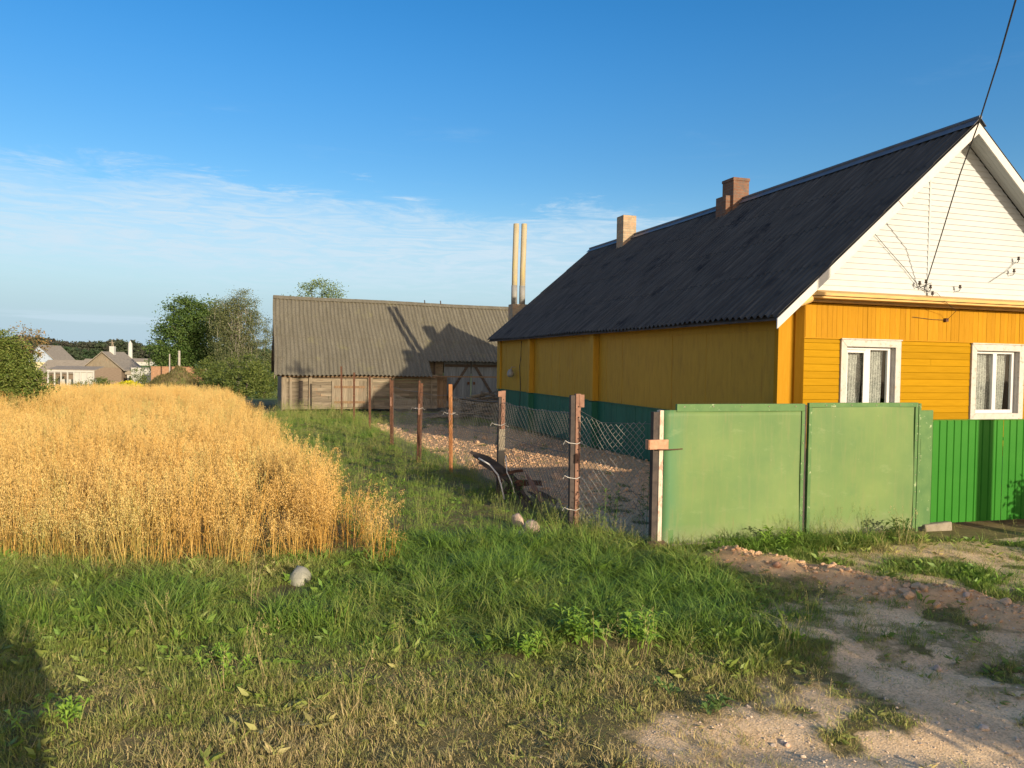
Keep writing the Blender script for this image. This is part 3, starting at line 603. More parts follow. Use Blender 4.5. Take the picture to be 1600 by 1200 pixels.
while z < 2.56:
    z1 = min(z+hb-.004, 2.575); segs = [(WL+.46, WR-.3)]
    for w in wins:
        if z1 > w[2]+.02 and z < w[3]-.02:
            segs = [s for (a, c) in segs for s in ((a, min(c, w[0]+.03)), (max(a, w[1]-.03), c)) if s[1]-s[0] > .02]
    for a, c in segs:
        cuts = [a]+([random.uniform(a+.5, c-.4)] if c-a > 1.4 and row % 4 == 1 else [])+[c]
        for p, q in zip(cuts, cuts[1:]):
            y0 = WF+random.uniform(-.0025, .0025); fr.prism([(p+.002, y0+.028, z), (p+.002, y0-.001, z), (p+.002, y0+.004, z1-.006), (p+.002, y0+.01, z1), (p+.002, y0+.028, z1)], (0, 0, 0), (q-p-.004, 0, 0))
    z += hb; row += 1
fr.build('horizontal_cladding', M['yellow_h'], house)
fv = MB(); x = WL+.02
while x < WR-.05:
    w = random.choice((.085, .1, .12)); y0 = WF-.012+random.uniform(-.003, .003); fv.box(x, min(x+w-.004, WR), y0, y0+.038, 2.59+random.uniform(-.008, .004), 3.16 if x > WL+.2 else 3.02); x += w
fv.box(WL+.46, WR-.3, WF-.022, WF-.013, 2.575, 2.592)
fv.build('frieze_boards', M['yellow_v'], house)
fp = MB(); fp.box(WL+.02, WR-.02, WF-.035, WF-.008, 0, .52); x = WL+.02
while x < WR-.1: fp.box(x, x+.118, WF-.045, WF-.036, 0, .52); x += .122
fp.build('plinth', M['teal'], house)
cp = MB(); cp.box(WL-.06, WL+.13, WF-.075, WF+.02, .0, 3.02); cp.box(WL+.13, WL+.28, WF-.02, WF+.02, 0, 3.12); cp.box(WL+.28, WL+.46, WF-.055, WF+.02, 0, 3.13)
cp.box(WR-.30, WR+.04, WF-.055, WF+.02, 0, 3.14); cp.build('corner_board', M['yellow_v'], house, split=True)
# left side cladding: wide upright boards with log-end pilasters, green below
sd = MB(); t = WF+.02; 
while t < WB:
    w = random.uniform(.35, .95) if t < 8 else random.uniform(.14, .45); sd.box(WL-random.uniform(0, .008), WL+.028, t+.002, min(t+w-.002, WB), 1.165, 2.70); t += w
sd.box(WL-.022, WL+.0, WF+.02, WB, 2.70, 2.735); t = WF+.02
while t < WB:
    w = random.uniform(.7, 2.1); sd.box(WL-.012, WL+.03, t+.002, min(t+w-.002, WB), 2.735, 3.10); t += w
sd.build('side_cladding', M['yellow_side'], house)
gs = MB(); t = WF+.02
while t < WB:
    w = random.uniform(.12, .16); gs.box(WL-.022-random.uniform(0, .006), WL+.028, t+.002, min(t+w-.002, WB), 0, 1.15); t += w
gs.box(WL-.055, WL-.002, WF+.02, WB, 1.150, 1.172)
for t0 in (12.25, 7.45): gs.box(WL-.19, WL-.02, t0-.01, t0+.25, 0, 1.15)
gs.build('plinth', M['teal'], house)
for t0 in (12.25, 7.45):
    MB().box(WL-.17, WL-.01, t0, t0+.24, 1.172, 2.84).build('pilaster', M['yellow_side'], house, bevel=.006)
MB().box(WL-.07, WL-.01, WB-.32, WB+.02, 1.172, 2.9).build('corner_board', M['yellow_side'], house)
# soffit under the left eave
MB().prism([(.03, .06, EAVE-.055), (WL+.2, .06, EAVE+SL*(WL+.17)-.055), (WL+.2, .06, EAVE+SL*(WL+.17)-.03), (.03, .06, EAVE-.03)], (0, 0, 0), (0, DEP-.1, 0)).build('eave_board', M['dark_wood'], house)
# gable siding: lapped strips
gb = MB(); z = 3.36; GY0 = .36
while z < RZ-.22:
    z1 = z+.098; u0 = max(WL-.15, (z-EAVE+.10)/SL+.05)
    u0a = (z-EAVE+.12)/SL; u0b = (z1-EAVE+.12)/SL
    if u0b < RIDGE_U:
        ua, ub = max(u0a, .12), max(u0b, .12)
        gb.add([(ua, GY0-.002, z), (2*RIDGE_U-ua, GY0-.002, z), (2*RIDGE_U-ub, GY0+.012, z1), (ub, GY0+.012, z1), (ua, GY0+.04, z), (2*RIDGE_U-ua, GY0+.04, z), (2*RIDGE_U-ub, GY0+.04, z1), (ub, GY0+.04, z1)],
               [(0, 1, 2, 3), (0, 4, 5, 1), (3, 2, 6, 7), (0, 3, 7, 4), (1, 5, 6, 2), (4, 7, 6, 5)])
    z = z1
gb.build('gable_siding', M['siding'], house)
jt = MB(); jt.box(3.30, 3.335, GY0-.006, GY0+.004, 3.37, 5.5); jt.build('siding_joint_strip', M['siding'], house)
# white rake boards and sloping soffits
rk = MB(); sf = MB()
for sg in (-1, 1):
    X_ = lambda u: RIDGE_U+sg*(RIDGE_U-u)
    rk.prism([(X_(-.02), -.005, EAVE-.19), (X_(RIDGE_U), -.005, RZ-.225+.02), (X_(RIDGE_U), -.005, RZ-.02), (X_(-.02), -.005, EAVE-.03)], (0, 0, 0), (0, .026, 0))
    for q in range(4):
        y0 = .024+q*.083; sf.prism([(X_(.08), y0, EAVE-.075+SL*.08), (X_(RIDGE_U), y0, RZ-.115), (X_(RIDGE_U), y0, RZ-.095), (X_(.08), y0, EAVE-.055+SL*.08)], (0, 0, 0), (0, .080, 0))
rk.build('rake_board', M['white_trim'], house, split=True); sf.build('gable_soffit', M['siding'], house)
# ledge between frieze and gable
ld = MB()
ld.prism([(WL+.28, .06, 3.30), (WL+.28, .40, 3.38), (WL+.28, .40, 3.33), (WL+.28, .06, 3.25)], (0, 0, 0), (WR-WL-.56, 0, 0))
ld.box(WL+.20, WR-.2, .22, .42, 3.215, 3.25); ld.box(WL+.18, WR-.18, .34, .42, 3.17, 3.215); ld.box(WL+.20, WR-.2, .10, .26, 3.212, 3.249)
ld.build('gable_ledge', M['ledge'], house, bevel=.004)
e = MB(); e.tube([(WL+.10, .10, 3.115), (WL+.34, .12, 3.20)], .065, 12); e.build('beam_end', M['ledge'], house)
# windows
def lacemat():
    m, N, L, P = newmat('lace curtain'); out = N['Material Output']
    c = nramp(N, L, nnoise(N, L, 9, detail=6, rough=.7), [(.3, (.42, .44, .43)), (.7, (.75, .76, .72))]); L.new(c, P.inputs['Base Color']); P.inputs['Roughness'].default_value = .9
    a = nramp(N, L, nnoise(N, L, 45, detail=3), [(.38, (.45, .45, .45)), (.60, (.85, .85, .85))]); L.new(a, P.inputs['Alpha']); return m
def glassmat():
    m, N, L, P = newmat('window glass'); out = N['Material Output']; N.remove(P)
    g = N.new('ShaderNodeBsdfGlossy'); g.inputs['Roughness'].default_value = .03; t = N.new('ShaderNodeBsdfTransparent'); t.inputs[0].default_value = (.82, .85, .84, 1)
    f = N.new('ShaderNodeFresnel'); f.inputs[0].default_value = 1.5; mx = N.new('ShaderNodeMixShader'); L.new(f.outputs[0], mx.inputs[0]); L.new(t.outputs[0], mx.inputs[1]); L.new(g.outputs[0], mx.inputs[2]); L.new(mx.outputs[0], out.inputs[0]); return m
M['lace'] = lacemat(); M['glass'] = glassmat()
for wi, (x0, x1, z0, z1) in enumerate(wins):
    w = MB(); y0, y1 = WF-.035, WF+.012
    w.prism([(x0, y0, z0), (x0+CAS, y0, z0+CAS), (x0+CAS, y0, z1-CAS), (x0, y0, z1)], (0, 0, 0), (0, y1-y0, 0)); w.prism([(x1, y0, z1), (x1-CAS, y0, z1-CAS), (x1-CAS, y0, z0+CAS), (x1, y0, z0)], (0, 0, 0), (0, y1-y0, 0))
    w.prism([(x0+.002, y0-.003, z1), (x0+CAS, y0-.003, z1-CAS), (x1-CAS, y0-.003, z1-CAS), (x1-.002, y0-.003, z1)], (0, 0, 0), (0, y1-y0, 0))
    w.prism([(x0, y0-.003, z0), (x1, y0-.003, z0), (x1-CAS, y0-.003, z0+CAS), (x0+CAS, y0-.003, z0+CAS)], (0, 0, 0), (0, y1-y0, 0))
    w.box(x0-.01, x1+.01, y0-.02, y1-.02, z1+.001, z1+.022)
    wo = w.build('window', M['old_white'], house, bevel=.004)
    a0, a1, c0, c1 = x0+CAS, x1-CAS, z0+CAS, z1-CAS
    rv = MB(); rv.box(a0-.012, a0+.004, WF, WF+.13, c0, c1); rv.box(a1-.004, a1+.012, WF, WF+.13, c0, c1); rv.box(a0+.004, a1-.004, WF, WF+.13, c1-.004, c1+.012); rv.box(a0+.004, a1-.004, WF, WF+.13, c0-.012, c0+.004); rv.build('reveal', M['old_white'], wo, split=True)
    f = MB(); yf = WF+.045; e = .045; mid = a0+(a1-a0)*(.50 if wi else .49); mw = .045 if wi else .05; sh = .05 if not wi else 0
    a1f = a1-.055
    f.box(a0+.004, a0+e, yf, yf+.05, c0+.004, c1-.004); f.box(a1f-e, a1f, yf, yf+.05, c0+.004, c1-.004); f.box(a0+e, a1f-e, yf+.001, yf+.05, c1-e-.004, c1-.004); f.box(a0+e, a1f-e, yf+.001, yf+.05, c0+.004, c0+e+.02); f.box(mid-mw, mid+mw, yf-.004, yf+.05, c0+e, c1-e)
    f.box(a1f, a1-.004, yf+.02, yf+.05, c0+.004, c1-.004)
    if not wi:
        s0, s1 = a0+e, mid-mw; f.box(s0+.0, s0+.03, yf-.012, yf-.001, c0+e, c1-e-.01); f.box(s1-.045, s1, yf-.012, yf-.001, c0+e, c1-e-.01); f.box(s0+.03, s1-.045, yf-.012, yf-.001, c1-e-.055, c1-e-.01)
    f.build('frame', M['pvc'], wo, bevel=.004)
    MB().add([(a0+.02, yf+.03, c0+.02), (a1f-.02, yf+.03, c0+.02), (a1f-.02, yf+.03, c1-.02), (a0+.02, yf+.03, c1-.02)], [(0, 1, 2, 3)]).build('pane', M['glass'], wo)
    for s, (p, q) in enumerate(((a0+.02, mid), (mid, a1f-.02))):     # gathered lace curtains
        top = np.linspace(p, q, 40); V_ = []
        for zz, tt in ((c1-.03, 0), (c0+.02+(c1-c0)*.5, .5), (c0+.02, 1)):
            pull = (.22 if (s == 0) == (wi == 0) else .10)*tt
            for kx, xx in enumerate(top):
                x_ = p+(xx-p)*(1-pull*.8) if s == 0 else p+(xx-p)*(.22+.78*(1-pull)*.9)
                V_.append((x_, yf+.12+.018*math.sin(kx*1.25+tt), zz))
        F_ = [(r_*40+k_, r_*40+k_+1, (r_+1)*40+k_+1, (r_+1)*40+k_) for r_ in range(2) for k_ in range(39)]
        mb = MB(); mb.add(V_, F_); mb.build('curtain', M['lace'], wo, True)
    MB().box(a0-.3, a1+.3, WF+.7, WF+.72, c0-.4, c1+.3).build('room_back', M['black'], wo)
# chimneys
def chimney(u0, u1, t0, t1, z0, z1, m, cap=True, lean=0):
    c = MB(); c.box(u0, u1, t0, t1, z0, z1-.0); o = c.build('chimney', m, roofo, bevel=.01)
    c = MB(); c.box(u0-.012, u1+.012, t0-.012, t1+.012, z1, z1+.07) if cap else None
    c.box(u0+.09, u1-.09, t0+.09, t1-.09, z1-.02, z1+(.08 if cap else .004)); c.build('chimney_cap', m, o)
    return o
chimney(RIDGE_U-.30, RIDGE_U+.16, 6.75, 7.25, 5.4, 6.80, M['brick_red'])
MB().box(RIDGE_U-.45, RIDGE_U-.303, 6.85, 7.3, 5.4, 6.42).build('chimney_shoulder', M['brick_red'], roofo)
chimney(RIDGE_U-.42, RIDGE_U+.05, 12.75, 13.25, 5.3, 6.98, M['brick_pale'], cap=False)
# rear stack with two tall flue pipes
cb = MB(); cb.box(1.05, 1.70, DEP+.35, DEP+.85, -.05, 4.25); ch = cb.build('flue_stack', M['brick_pale'], house); ch['label'] = 'brick stack at the back of the house carrying two tall flue pipes'
for u_, zt in ((1.19, 7.22), (1.50, 7.24)):
    p = MB(); p.tube([(u_, DEP+.6, 4.25), (u_+.01, DEP+.6, 5.6), (u_+.04, DEP+.6, zt)], .105, 14); o = p.build('flue_pipe', M['pipe'], ch, True)
    q = MB(); q.tube([(u_, DEP+.6, 4.26), (u_, DEP+.6, 4.95)], .112, 14); q.build('pipe_sleeve', M['galv'], o, True)
# wires, insulators and lamp on the house
def insul(u, z, parent, y=GY0-.01, s=1.0):
    b = MB(); b.tube([(u, y, z-.05*s), (u, y-.08*s, z-.05*s), (u, y-.11*s, z-.02*s), (u, y-.11*s, z+.05*s)], .008*s, 6); b.build('insulator_hook', M['cable'], parent)
    c = MB(); c.tube([(u, y-.11*s, z+.01*s), (u, y-.11*s, z+.035*s), (u, y-.11*s, z+.05*s), (u, y-.11*s, z+.09*s)], [.03*s, .035*s, .022*s, .03*s], 10); c.build('insulator', M['steel_dark'], parent)
def house_uz(px, py, y=GY0):
    d = at(px, py, 10)-Vector((0, 0, CAM_H)); c, s_ = math.cos(HR), math.sin(HR)
    n = Vector((-s_, c, 0)); p0 = Vector(HO)+n*y; t = (p0-Vector((0, 0, CAM_H))).dot(n)/d.dot(n); P = Vector((0, 0, CAM_H))+d*t; q = P-Vector(HO); return q.x*c+q.y*s_, P.z
for (px, py) in ((1430, 446), (1440, 444), (1447, 452), (1450, 462), (1493, 452), (1584, 408), (1577, 427)):
    u_, z_ = house_uz(px, py); insul(u_, z_, house, s=.75)
wr = MB()
def wire(pts, r=.005): wr.tube([(house_uz(*p)[0], GY0-.03, house_uz(*p)[1]) for i, p in enumerate(pts)], r, 5)
wire([(1365, 366), (1380, 384), (1412, 420), (1430, 443)]); wire([(1544, 441), (1570, 424), (1585, 409)], .004); wire([(1430, 446), (1447, 455), (1462, 458), (1473, 470)], .004)
wire([(1440, 448), (1453, 442), (1447, 455), (1435, 449)], .006)
u_, z_ = house_uz(1475, 470, .05); u2, z2 = house_uz(1478, 500, WF-.03); wr.tube([(u_, .04, z_), (u2-.02, .2, z_-.15), (u2, WF-.05, z2)], .004, 5)
wr.tube([(u2-.75, WF-.03, z2+.03), (u2-.3, WF-.032, z2+.0), (u2, WF-.04, z2)], .004, 5)
wr.build('service_wire', M['cable'], house, split=True); b = MB(); b.box(u2-.03, u2+.03, WF-.06, WF-.01, z2-.03, z2+.03); b.build('wire_anchor', M['rust'], house)
t_ = 14.05; b = MB(); b.tube([(WL-.03, t_, 1.95), (WL-.16, t_, 1.95), (WL-.20, t_, 1.86)], .014, 6); lo_ = b.build('wall_lamp', M['galv'], house)
b = MB(); b.tube([(WL-.20, t_, 1.88), (WL-.20, t_, 1.80), (WL-.20, t_, 1.70), (WL-.20, t_, 1.62)], [.05, .10, .12, .07], 12); b.build('lamp_shade', M['galv'], lo_, True)
b = MB(); b.tube([(WL-.03, 13.45, 2.8), (WL-.035, 13.5, 2.2), (WL-.03, 13.6, 2.0), (WL-.03, 13.5, 1.3), (WL-.03, 13.55, .5)], .012, 5); b.build('wall_cable', M['cable'], house)

# service cable from the gable to a pole behind the viewer
c_, s_ = math.cos(HR), math.sin(HR)
def HW(u, t, z): return Vector((HO[0]+u*c_-t*s_, HO[1]+u*s_+t*c_, z))
u_, z_ = house_uz(1445, 450, GY0-.1); G = HW(u_, GY0-.1, z_)
pole2 = Vector((.25, -7.4, 9.3)); q1 = at(1530, 190, 10.6); q2 = at(1587, 0, 7.6)
ctrl = [G, at(1470, 370, 12.75), at(1500, 272, 11.9), q1, at(1560, 95, 8.9), q2, at(1600, -60, 6.7)]
b = MB(); last = ctrl[-1]; ctrl += [last.lerp(pole2, .33)-Vector((0, 0, .12)), last.lerp(pole2, .66)-Vector((0, 0, .10)), pole2]
b.tube(ctrl, .0095, 6); tag(b.build('overhead_cable', M['cable']), 'thin black overhead cable running from the white gable up past the roof peak', 'cable')
def util_pole(loc, h, label):
    p = empty('utility_pole', loc, 0, label, 'utility pole'); b = MB(); b.tube([(0, 0, -.3), (0, 0, h*.5), (0, 0, h)], [.13, .11, .09], 12); b.build('pole_shaft', M['brown_wood'], p, True)
    b = MB(); b.box(-.6, .6, -.05, .05, h-.55, h-.45); cr = b.build('crossarm', M['brown_wood'], p)
    for x in (-.5, .5):
        b = MB(); b.tube([(x, 0, h-.45), (x, 0, h-.38), (x, 0, h-.34), (x, 0, h-.28)], [.04, .05, .03, .04], 10); b.build('insulator', M['white_far'], cr)
util_pole((.25, -7.4, 0), 9.4, 'wooden utility pole behind the viewer holding the far end of the overhead cable')
util_pole((8.55, 7.05, 0), 9.35, 'tall wooden utility pole whose shadow crosses the bright green fence')

# ------------------------------------------------------------------ barn
BO = (-9.78, 31.55, 0); barn = empty('old_barn', BO, HR, 'long weathered plank barn under a sagging grey corrugated roof', 'barn')
BW = 4.65; BL = 15.0
def ridge_z(s): return 5.03-.012*s-.014*np.sin(s*.9)
def barn_z(u, s):      # here u runs up the slope (local y), s along the barn (local x)
    e0 = 1.44-.02*np.sin(s*1.3)+.0*s; return e0+(ridge_z(s)-e0)*(u/BW)-.10*np.sin(np.pi*np.clip(u/BW, 0, 1))*np.sin(np.clip(s/BL, 0, 1)*np.pi)
def corr_x(name, y0, y1, x0, x1, zf, m, parent, pitch=.175, amp=.028, nv=10, spu=8):
    nt_ = int((x1-x0)/pitch*spu)+1; xs = np.linspace(x0, x1, nt_); ys = np.linspace(y0, y1, nv+1); V = []
    for off in (0, -.008):
        for y in ys: V.append(np.stack([xs+.03*np.sin(y*1.3)+.0*xs, np.full(nt_, y), zf(y, xs)+amp*np.cos(2*np.pi*xs/pitch)+off], 1))
    V = np.concatenate(V); n1 = (nv+1)*nt_; i = (np.arange(nv)[:, None]*nt_+np.arange(nt_-1)[None, :]).ravel(); q = np.stack([i, i+1, i+nt_+1, i+nt_], 1); F = [q, q[:, ::-1]+n1]
    V, F = rimcaps(V, F, nv, nt_, n1)
    return link(name, npmesh(name, V, np.concatenate(F)), m, parent, True)
SPL = 6.62
# courses of sheets, each lapped 15 mm over the one below
def course(y0, y1, x0, x1, lift, zf=barn_z): return corr_x('roof_sheets', y0, y1, x0, x1, lambda u, s: zf(u, s)+lift*(1-(u-y0)/(y1-y0)), M['barn_roof'], barn, nv=4)
cs = [0, .95, 2.2, 3.45, BW]
for k in range(4): course(cs[k], cs[k+1]+.04 if k < 3 else cs[k+1], 0 if k else 0.0, BL if k else SPL, .022)
corr_x('roof_sheets', 2*BW, BW+.01, 0, BL, lambda u, s: barn_z(2*BW-u, s), M['barn_roof'], barn)
b = MB()
for k in range(12):
    a0 = k*BL/12; a1 = a0+BL/12+.05
    for sg in (-1, 1): b.prism([(a0, BW+sg*.22, float(ridge_z(a0))-.22*.76+.065), (a0, BW, float(ridge_z(a0))+.06), (a1, BW, float(ridge_z(a1))+.055), (a1, BW+sg*.22, float(ridge_z(a1))-.22*.76+.06)], (0, 0, 0), (0, 0, -.01))
b.build('ridge_cap', M['barn_roof'], barn)
b = MB(); b.tube([(7.2, BW-.02, 4.85), (7.15, BW-.08, 5.12)], .03, 6); b.tube([(8.0, BW-.02, 4.85), (7.95, BW-.1, 5.12)], .03, 6); b.build('ridge_peg', M['dark_wood'], barn, split=True)
# gable walls and barge boards
for s0 in (.30, BL-.4):
    g = MB(); y = .35
    while y < 2*BW-.35:
        w = .17; ym = y+w/2; zz = float(barn_z(min(ym, 2*BW-ym), s0))-.05; g.box(s0, s0+.05, y, y+w-.006, -.4, zz+.0); y += w
    g.build('gable_wall', M['barn_wood_v'], barn)
g = MB(); 
for sg in (0, 1):
    Y_ = lambda y: y if not sg else 2*BW-y
    g.prism([(-.0, Y_(.0), 1.30), (0, Y_(BW), 4.90), (0, Y_(BW), 4.97), (0, Y_(0), 1.40)], (0, 0, 0), (.03, 0, 0))
g.build('barge_board', M['barn_wood_v'], barn, split=True)
# left bay: split logs and planks between posts
g = MB(); z = .0; y0 = .40
while z < 1.48:
    h_ = random.uniform(.10, .16); x = .35
    while x < SPL+.3:
        L_ = random.uniform(.9, 2.6); yy = y0+random.uniform(-.015, .015); g.box(x, min(x+L_, SPL+.3), yy, yy+.06, z+.006, min(z+h_, 1.5), j=.006); x += L_+.012
    z += h_
g.build('plank_wall', M['barn_wood'], barn)
for x, w in ((.33, .17), (.62, .10), (1.40, .14), (3.86, .22), (4.9, .12), (6.1, .14)):
    MB().box(x, x+w, y0-.09, y0-.02, 0, 1.46, j=.01).build('wall_post', M['barn_wood_v'], barn)
MB().box(.32, SPL+.2, y0-.13, y0-.095, 1.36, 1.46, j=.008).build('wall_plate', M['brown_wood'], barn)
MB().box(1.0, 1.16, y0-.03, y0-.004, .25, 1.20).build('pole_shadow_strip', M['dark_wood'], barn)  # dark strip painted where the utility pole's shadow crosses the planks
d = MB(); x = 2.35
while x < 3.8: w = random.uniform(.13, .2); d.box(x, min(x+w-.006, 3.8), y0-.065, y0-.025, .08, 1.22+random.uniform(-.01, .01)); x += w
dd = d.build('door', M['barn_wood_v'], barn); d = MB(); d.box(2.45, 3.75, y0-.085, y0-.066, .9, 1.0); d.box(2.45, 3.75, y0-.085, y0-.066, .25, .35); d.build('door_batten', M['brown_wood'], dd, split=True)
# right bay: recessed wall with big double doors
yb = 1.42; g = MB(); z = 0
for (xa, xb_) in ((SPL+.05, 7.42), (10.05, BL-.4)):
    z = 0
    while z < 2.3: g.box(xa, xb_, yb+random.uniform(-.01, .01), yb+.06, z+.005, z+.16); z += .165
g.box(7.42, 10.05, yb+.0, yb+.06, 2.12, 2.45); g.build('plank_wall', M['barn_wood'], barn)
MB().box(SPL+.02, SPL+.07, .35, yb+.1, 0, 1.5).build('wall_return', M['barn_wood_v'], barn)
MB().box(SPL+.35, SPL+.42, yb-.06, yb, 1.3, 2.2).build('wall_post', M['dark_wood'], barn)
for (xa, xb_, dg) in ((7.45, 8.72, 1), (8.75, 10.02, -1)):
    d = MB(); x = xa
    while x < xb_-.01: w = .137; d.box(x, min(x+w-.005, xb_), yb-.05+random.uniform(-.004, .004), yb-.015, .06, 2.10+random.uniform(-.02, .02)); x += w
    dr = d.build('barn_door', M['barn_door'], barn); d = MB()
    p0, p1 = ((xa+.1, .35), (xb_-.12, 1.98)) if dg > 0 else ((xb_-.1, .35), (xa+.12, 1.98)); v = Vector((p1[0]-p0[0], 0, p1[1]-p0[1])).normalized(); n_ = Vector((-v.z, 0, v.x))*.06
    P0 = Vector((p0[0], yb-.075, p0[1])); P1 = Vector((p1[0], yb-.075, p1[1])); d.prism([P0-n_, P0+n_, P1+n_, P1-n_], (0, 0, 0), (0, .024, 0)); d.box(xa+.02, xb_-.02, yb-.08, yb-.052, 1.86, 1.98); d.box(xa+.02, xb_-.02, yb-.08, yb-.052, .28, .40)
    d.build('door_brace', M['dark_wood'], dr)
    hx = xb_-.12 if dg > 0 else xa+.12; MB().box(hx-.05, hx+.05, yb-.10, yb-.082, 1.05, 1.18).build('door_latch', M['rust'], dr)
g = MB(); g.box(SPL+.08, 7.42, .62, .70, 1.28, 1.40); x = SPL+.1
while x < 7.36: g.box(x, x+.17, .66, .71, .03, 1.27, j=.004); x += .178
g.build('lean_to_boards', M['brown_wood'], barn); MB().box(SPL+.02, 7.5, .58, yb, 1.41, 1.45).build('lean_to_top', M['dark_wood'], barn)
MB().box(0.1, BL-.2, .30, .36, 1.47-.07, 1.50-.04).build('eave_pole', M['brown_wood'], barn)
# firewood
wp = MB(); r = random.Random(3)
for k in range(230):
    q = r.random(); a = r.uniform(-.5, .5); x = r.gauss(0, 1.0); y = r.gauss(0, .5); hh = max(.05, .95*math.exp(-((x-.35)/1.15)**2-(y/.8)**2)); z = r.uniform(0, 1)**.6*hh; L_ = r.uniform(.3, .8); el = r.uniform(-.25, .25)
    dv = Vector((math.cos(a)*math.cos(el), math.sin(a)*math.cos(el), math.sin(el)))*L_/2; c0 = Vector((x, y, z+.03)); wp.tube([c0-dv, c0+dv], r.uniform(.018, .05), 5)
o = wp.build('firewood_pile', M['barn_wood_v']); o.location = (-1.35, 29.6, 0); o.rotation_euler = (0, 0, R(18)); tag(o, 'loose heap of split firewood before the blue-grey barn doors', 'firewood', kind='stuff')

# ------------------------------------------------------------------ netting fence
FA = R(18); fence = empty('netting_fence', (.82, 9.71, 0), 0, 'chain link netting fence on rusty iron posts running back to the barn', 'fence')
def lp(x, y, z=0): return Vector((x-.82, y-9.71, z))
posts = [(.82, 9.71, 1.72, 'a'), (-.17, 12.2, 1.66, 'b'), (-1.13, 14.5, 1.67, 'c'), (-1.90, 15.8, 1.69, 'd'), (-2.97, 19.1, 1.66, 'e'), (-4.32, 23.4, 1.63, 'f'), (-5.32, 25.9, 1.68, 'f'), (-6.55, 29.6, 1.92, 'f')]
for k, (x, y, h_, kd) in enumerate(posts):
    b = MB(); ln = random.uniform(-.02, .02); base = lp(x, y, H(x, y))
    def bx(x0, x1, y0, y1, z0, z1): b.box(x0, x1, y0, y1, z0, z1, Matrix.Translation(base) @ Matrix.Rotation(ln, 4, 'Y') @ Matrix.Rotation(R(12), 4, 'Z'))
    if kd == 'a': bx(-.075, -.015, -.03, .05, -.2, h_-.02); m_ = M['steel_dark']
    elif kd == 'b': bx(-.055, .0, -.03, .04, -.2, h_-.06); m_ = M['steel_dark']
    elif kd == 'c': bx(-.035, .035, -.005, .0, -.2, h_); bx(-.035, -.030, .0, .06, -.2, h_); m_ = M['rust_orange']
    elif kd in 'de': bx(-.05, -.01, -.03, .03, -.2, h_); bx(-.01, .045, -.035, -.02, -.2, h_-.05); m_ = M['rust']
    else: bx(-.035, .035, -.03, .03, -.2, h_); m_ = M['rust']
    po = b.build('post', m_, fence, bevel=.004)
    if kd in 'ab':
        b = MB(); bx(-.012, .05, -.045, -.038, -.15 if kd == 'a' else .55, h_); bx(-.012, -.006, -.038, .03, -.15 if kd == 'a' else .6, h_); bx(.03, .095, -.05, -.044, h_-.17, h_-.01) if kd == 'a' else bx(-.07, -.01, -.05, -.044, h_-.1, h_-.01)
        st = b.build('perforated_strip', M['rust_light'], po)
        b = MB()
        zz = .2 if kd == 'a' else .7
        while zz < h_-.1: bx(.012, .026, -.0475, -.0455, zz, zz+.014); zz += .135
        b.build('bolt_hole', M['black'], st, split=True)
    if kd == 'b': b = MB(); bx(-.05, .055, -.065, -.045, .45, 1.05); b.build('nailed_slat', M['concrete'], po, bevel=.01)
    if kd in 'cde': b = MB(); bx(-.05, -.005, -.06, -.036, h_*.58, h_*.72); b.build('tie_knot', M['rust_light'], po, bevel=.012)
    if kd in 'abcd':
        b = MB()
        for zz in ((.26, .66, 1.10) if kd == 'a' else (1.12,)):
            c0 = base+Vector((-.01, 0, zz)); b.tube([c0+Vector((.085, -.06, .02)), c0+Vector((.02, -.065, -.012)), c0+Vector((-.08, -.05, .0)), c0+Vector((-.085, .05, .01)), c0+Vector((.04, .07, .0)), c0+Vector((.13, -.02, -.03))], .0045, 5)
            b.tube([c0+Vector((-.08, -.06, 0)), c0+Vector((-.13, -.08, .03)), c0+Vector((-.15, -.05, -.02))], .004, 5)
        b.build('tie_wire', M['wire_bright'], po, split=True)
def netting(p, q, z0, z1, cell, r, sag=.02, m_='wire'):
    p = Vector(p); q = Vector(q); L_ = (q-p).length; d = (q-p)/L_; n = Vector((-d.y, d.x, 0)); Hh = z1-z0; rows = int(Hh/cell*2); cols = int(L_/cell*2); segs = []
    def pt(i, j):
        u = i*cell/2; z = z0+j*cell/2; wob = .02*math.sin(u*2.1+z*3)+.012*math.sin(u*6.3-z*4); zz = z-sag*math.sin(math.pi*min(u/L_, 1))*(z/z1)+.008*math.sin(u*9); return p+d*u+n*(wob+(.004 if (i+j) % 4 else -.004))+Vector((0, 0, zz))
    for i in range(cols):
        for j in range(rows):
            if (i+j) % 2 == 0: segs.append((pt(i, j), pt(i+1, j+1)))
            else: segs.append((pt(i, j+1), pt(i+1, j)))
    A = np.array([tuple(a) for a, _ in segs]); B = np.array([tuple(b_) for _, b_ in segs]); D = B-A; D /= np.linalg.norm(D, axis=1, keepdims=True); s1 = np.cross(D, [0, 0, 1.]); s1 /= np.linalg.norm(s1, axis=1, keepdims=True)+1e-9; s2 = np.cross(D, s1)
    V = []
    for E_ in (A, B):
        for k in range(3): a = 2*np.pi*k/3; V.append(E_+(s1*math.cos(a)+s2*math.sin(a))*r)
    V = np.stack(V, 1).reshape(-1, 3); o = np.arange(len(A))*6; F = np.concatenate([np.stack([o+k, o+(k+1) % 3, o+3+(k+1) % 3, o+3+k], 1) for k in range(3)])
    return link('netting', npmesh('netting', V, F), M[m_], fence)
GP = (1.66, 8.72)
netting(lp(.86, 9.66), lp(GP[0]-.10, GP[1]+.09), .05, 1.46, .085, .0034, .07, m_='wire_near')
netting(lp(-.12, 12.15), lp(.78, 9.76), .05, 1.48, .062, .0023, .03)
netting(lp(-1.10, 14.45), lp(-.20, 12.25), .05, 1.45, .062, .0023, .04)
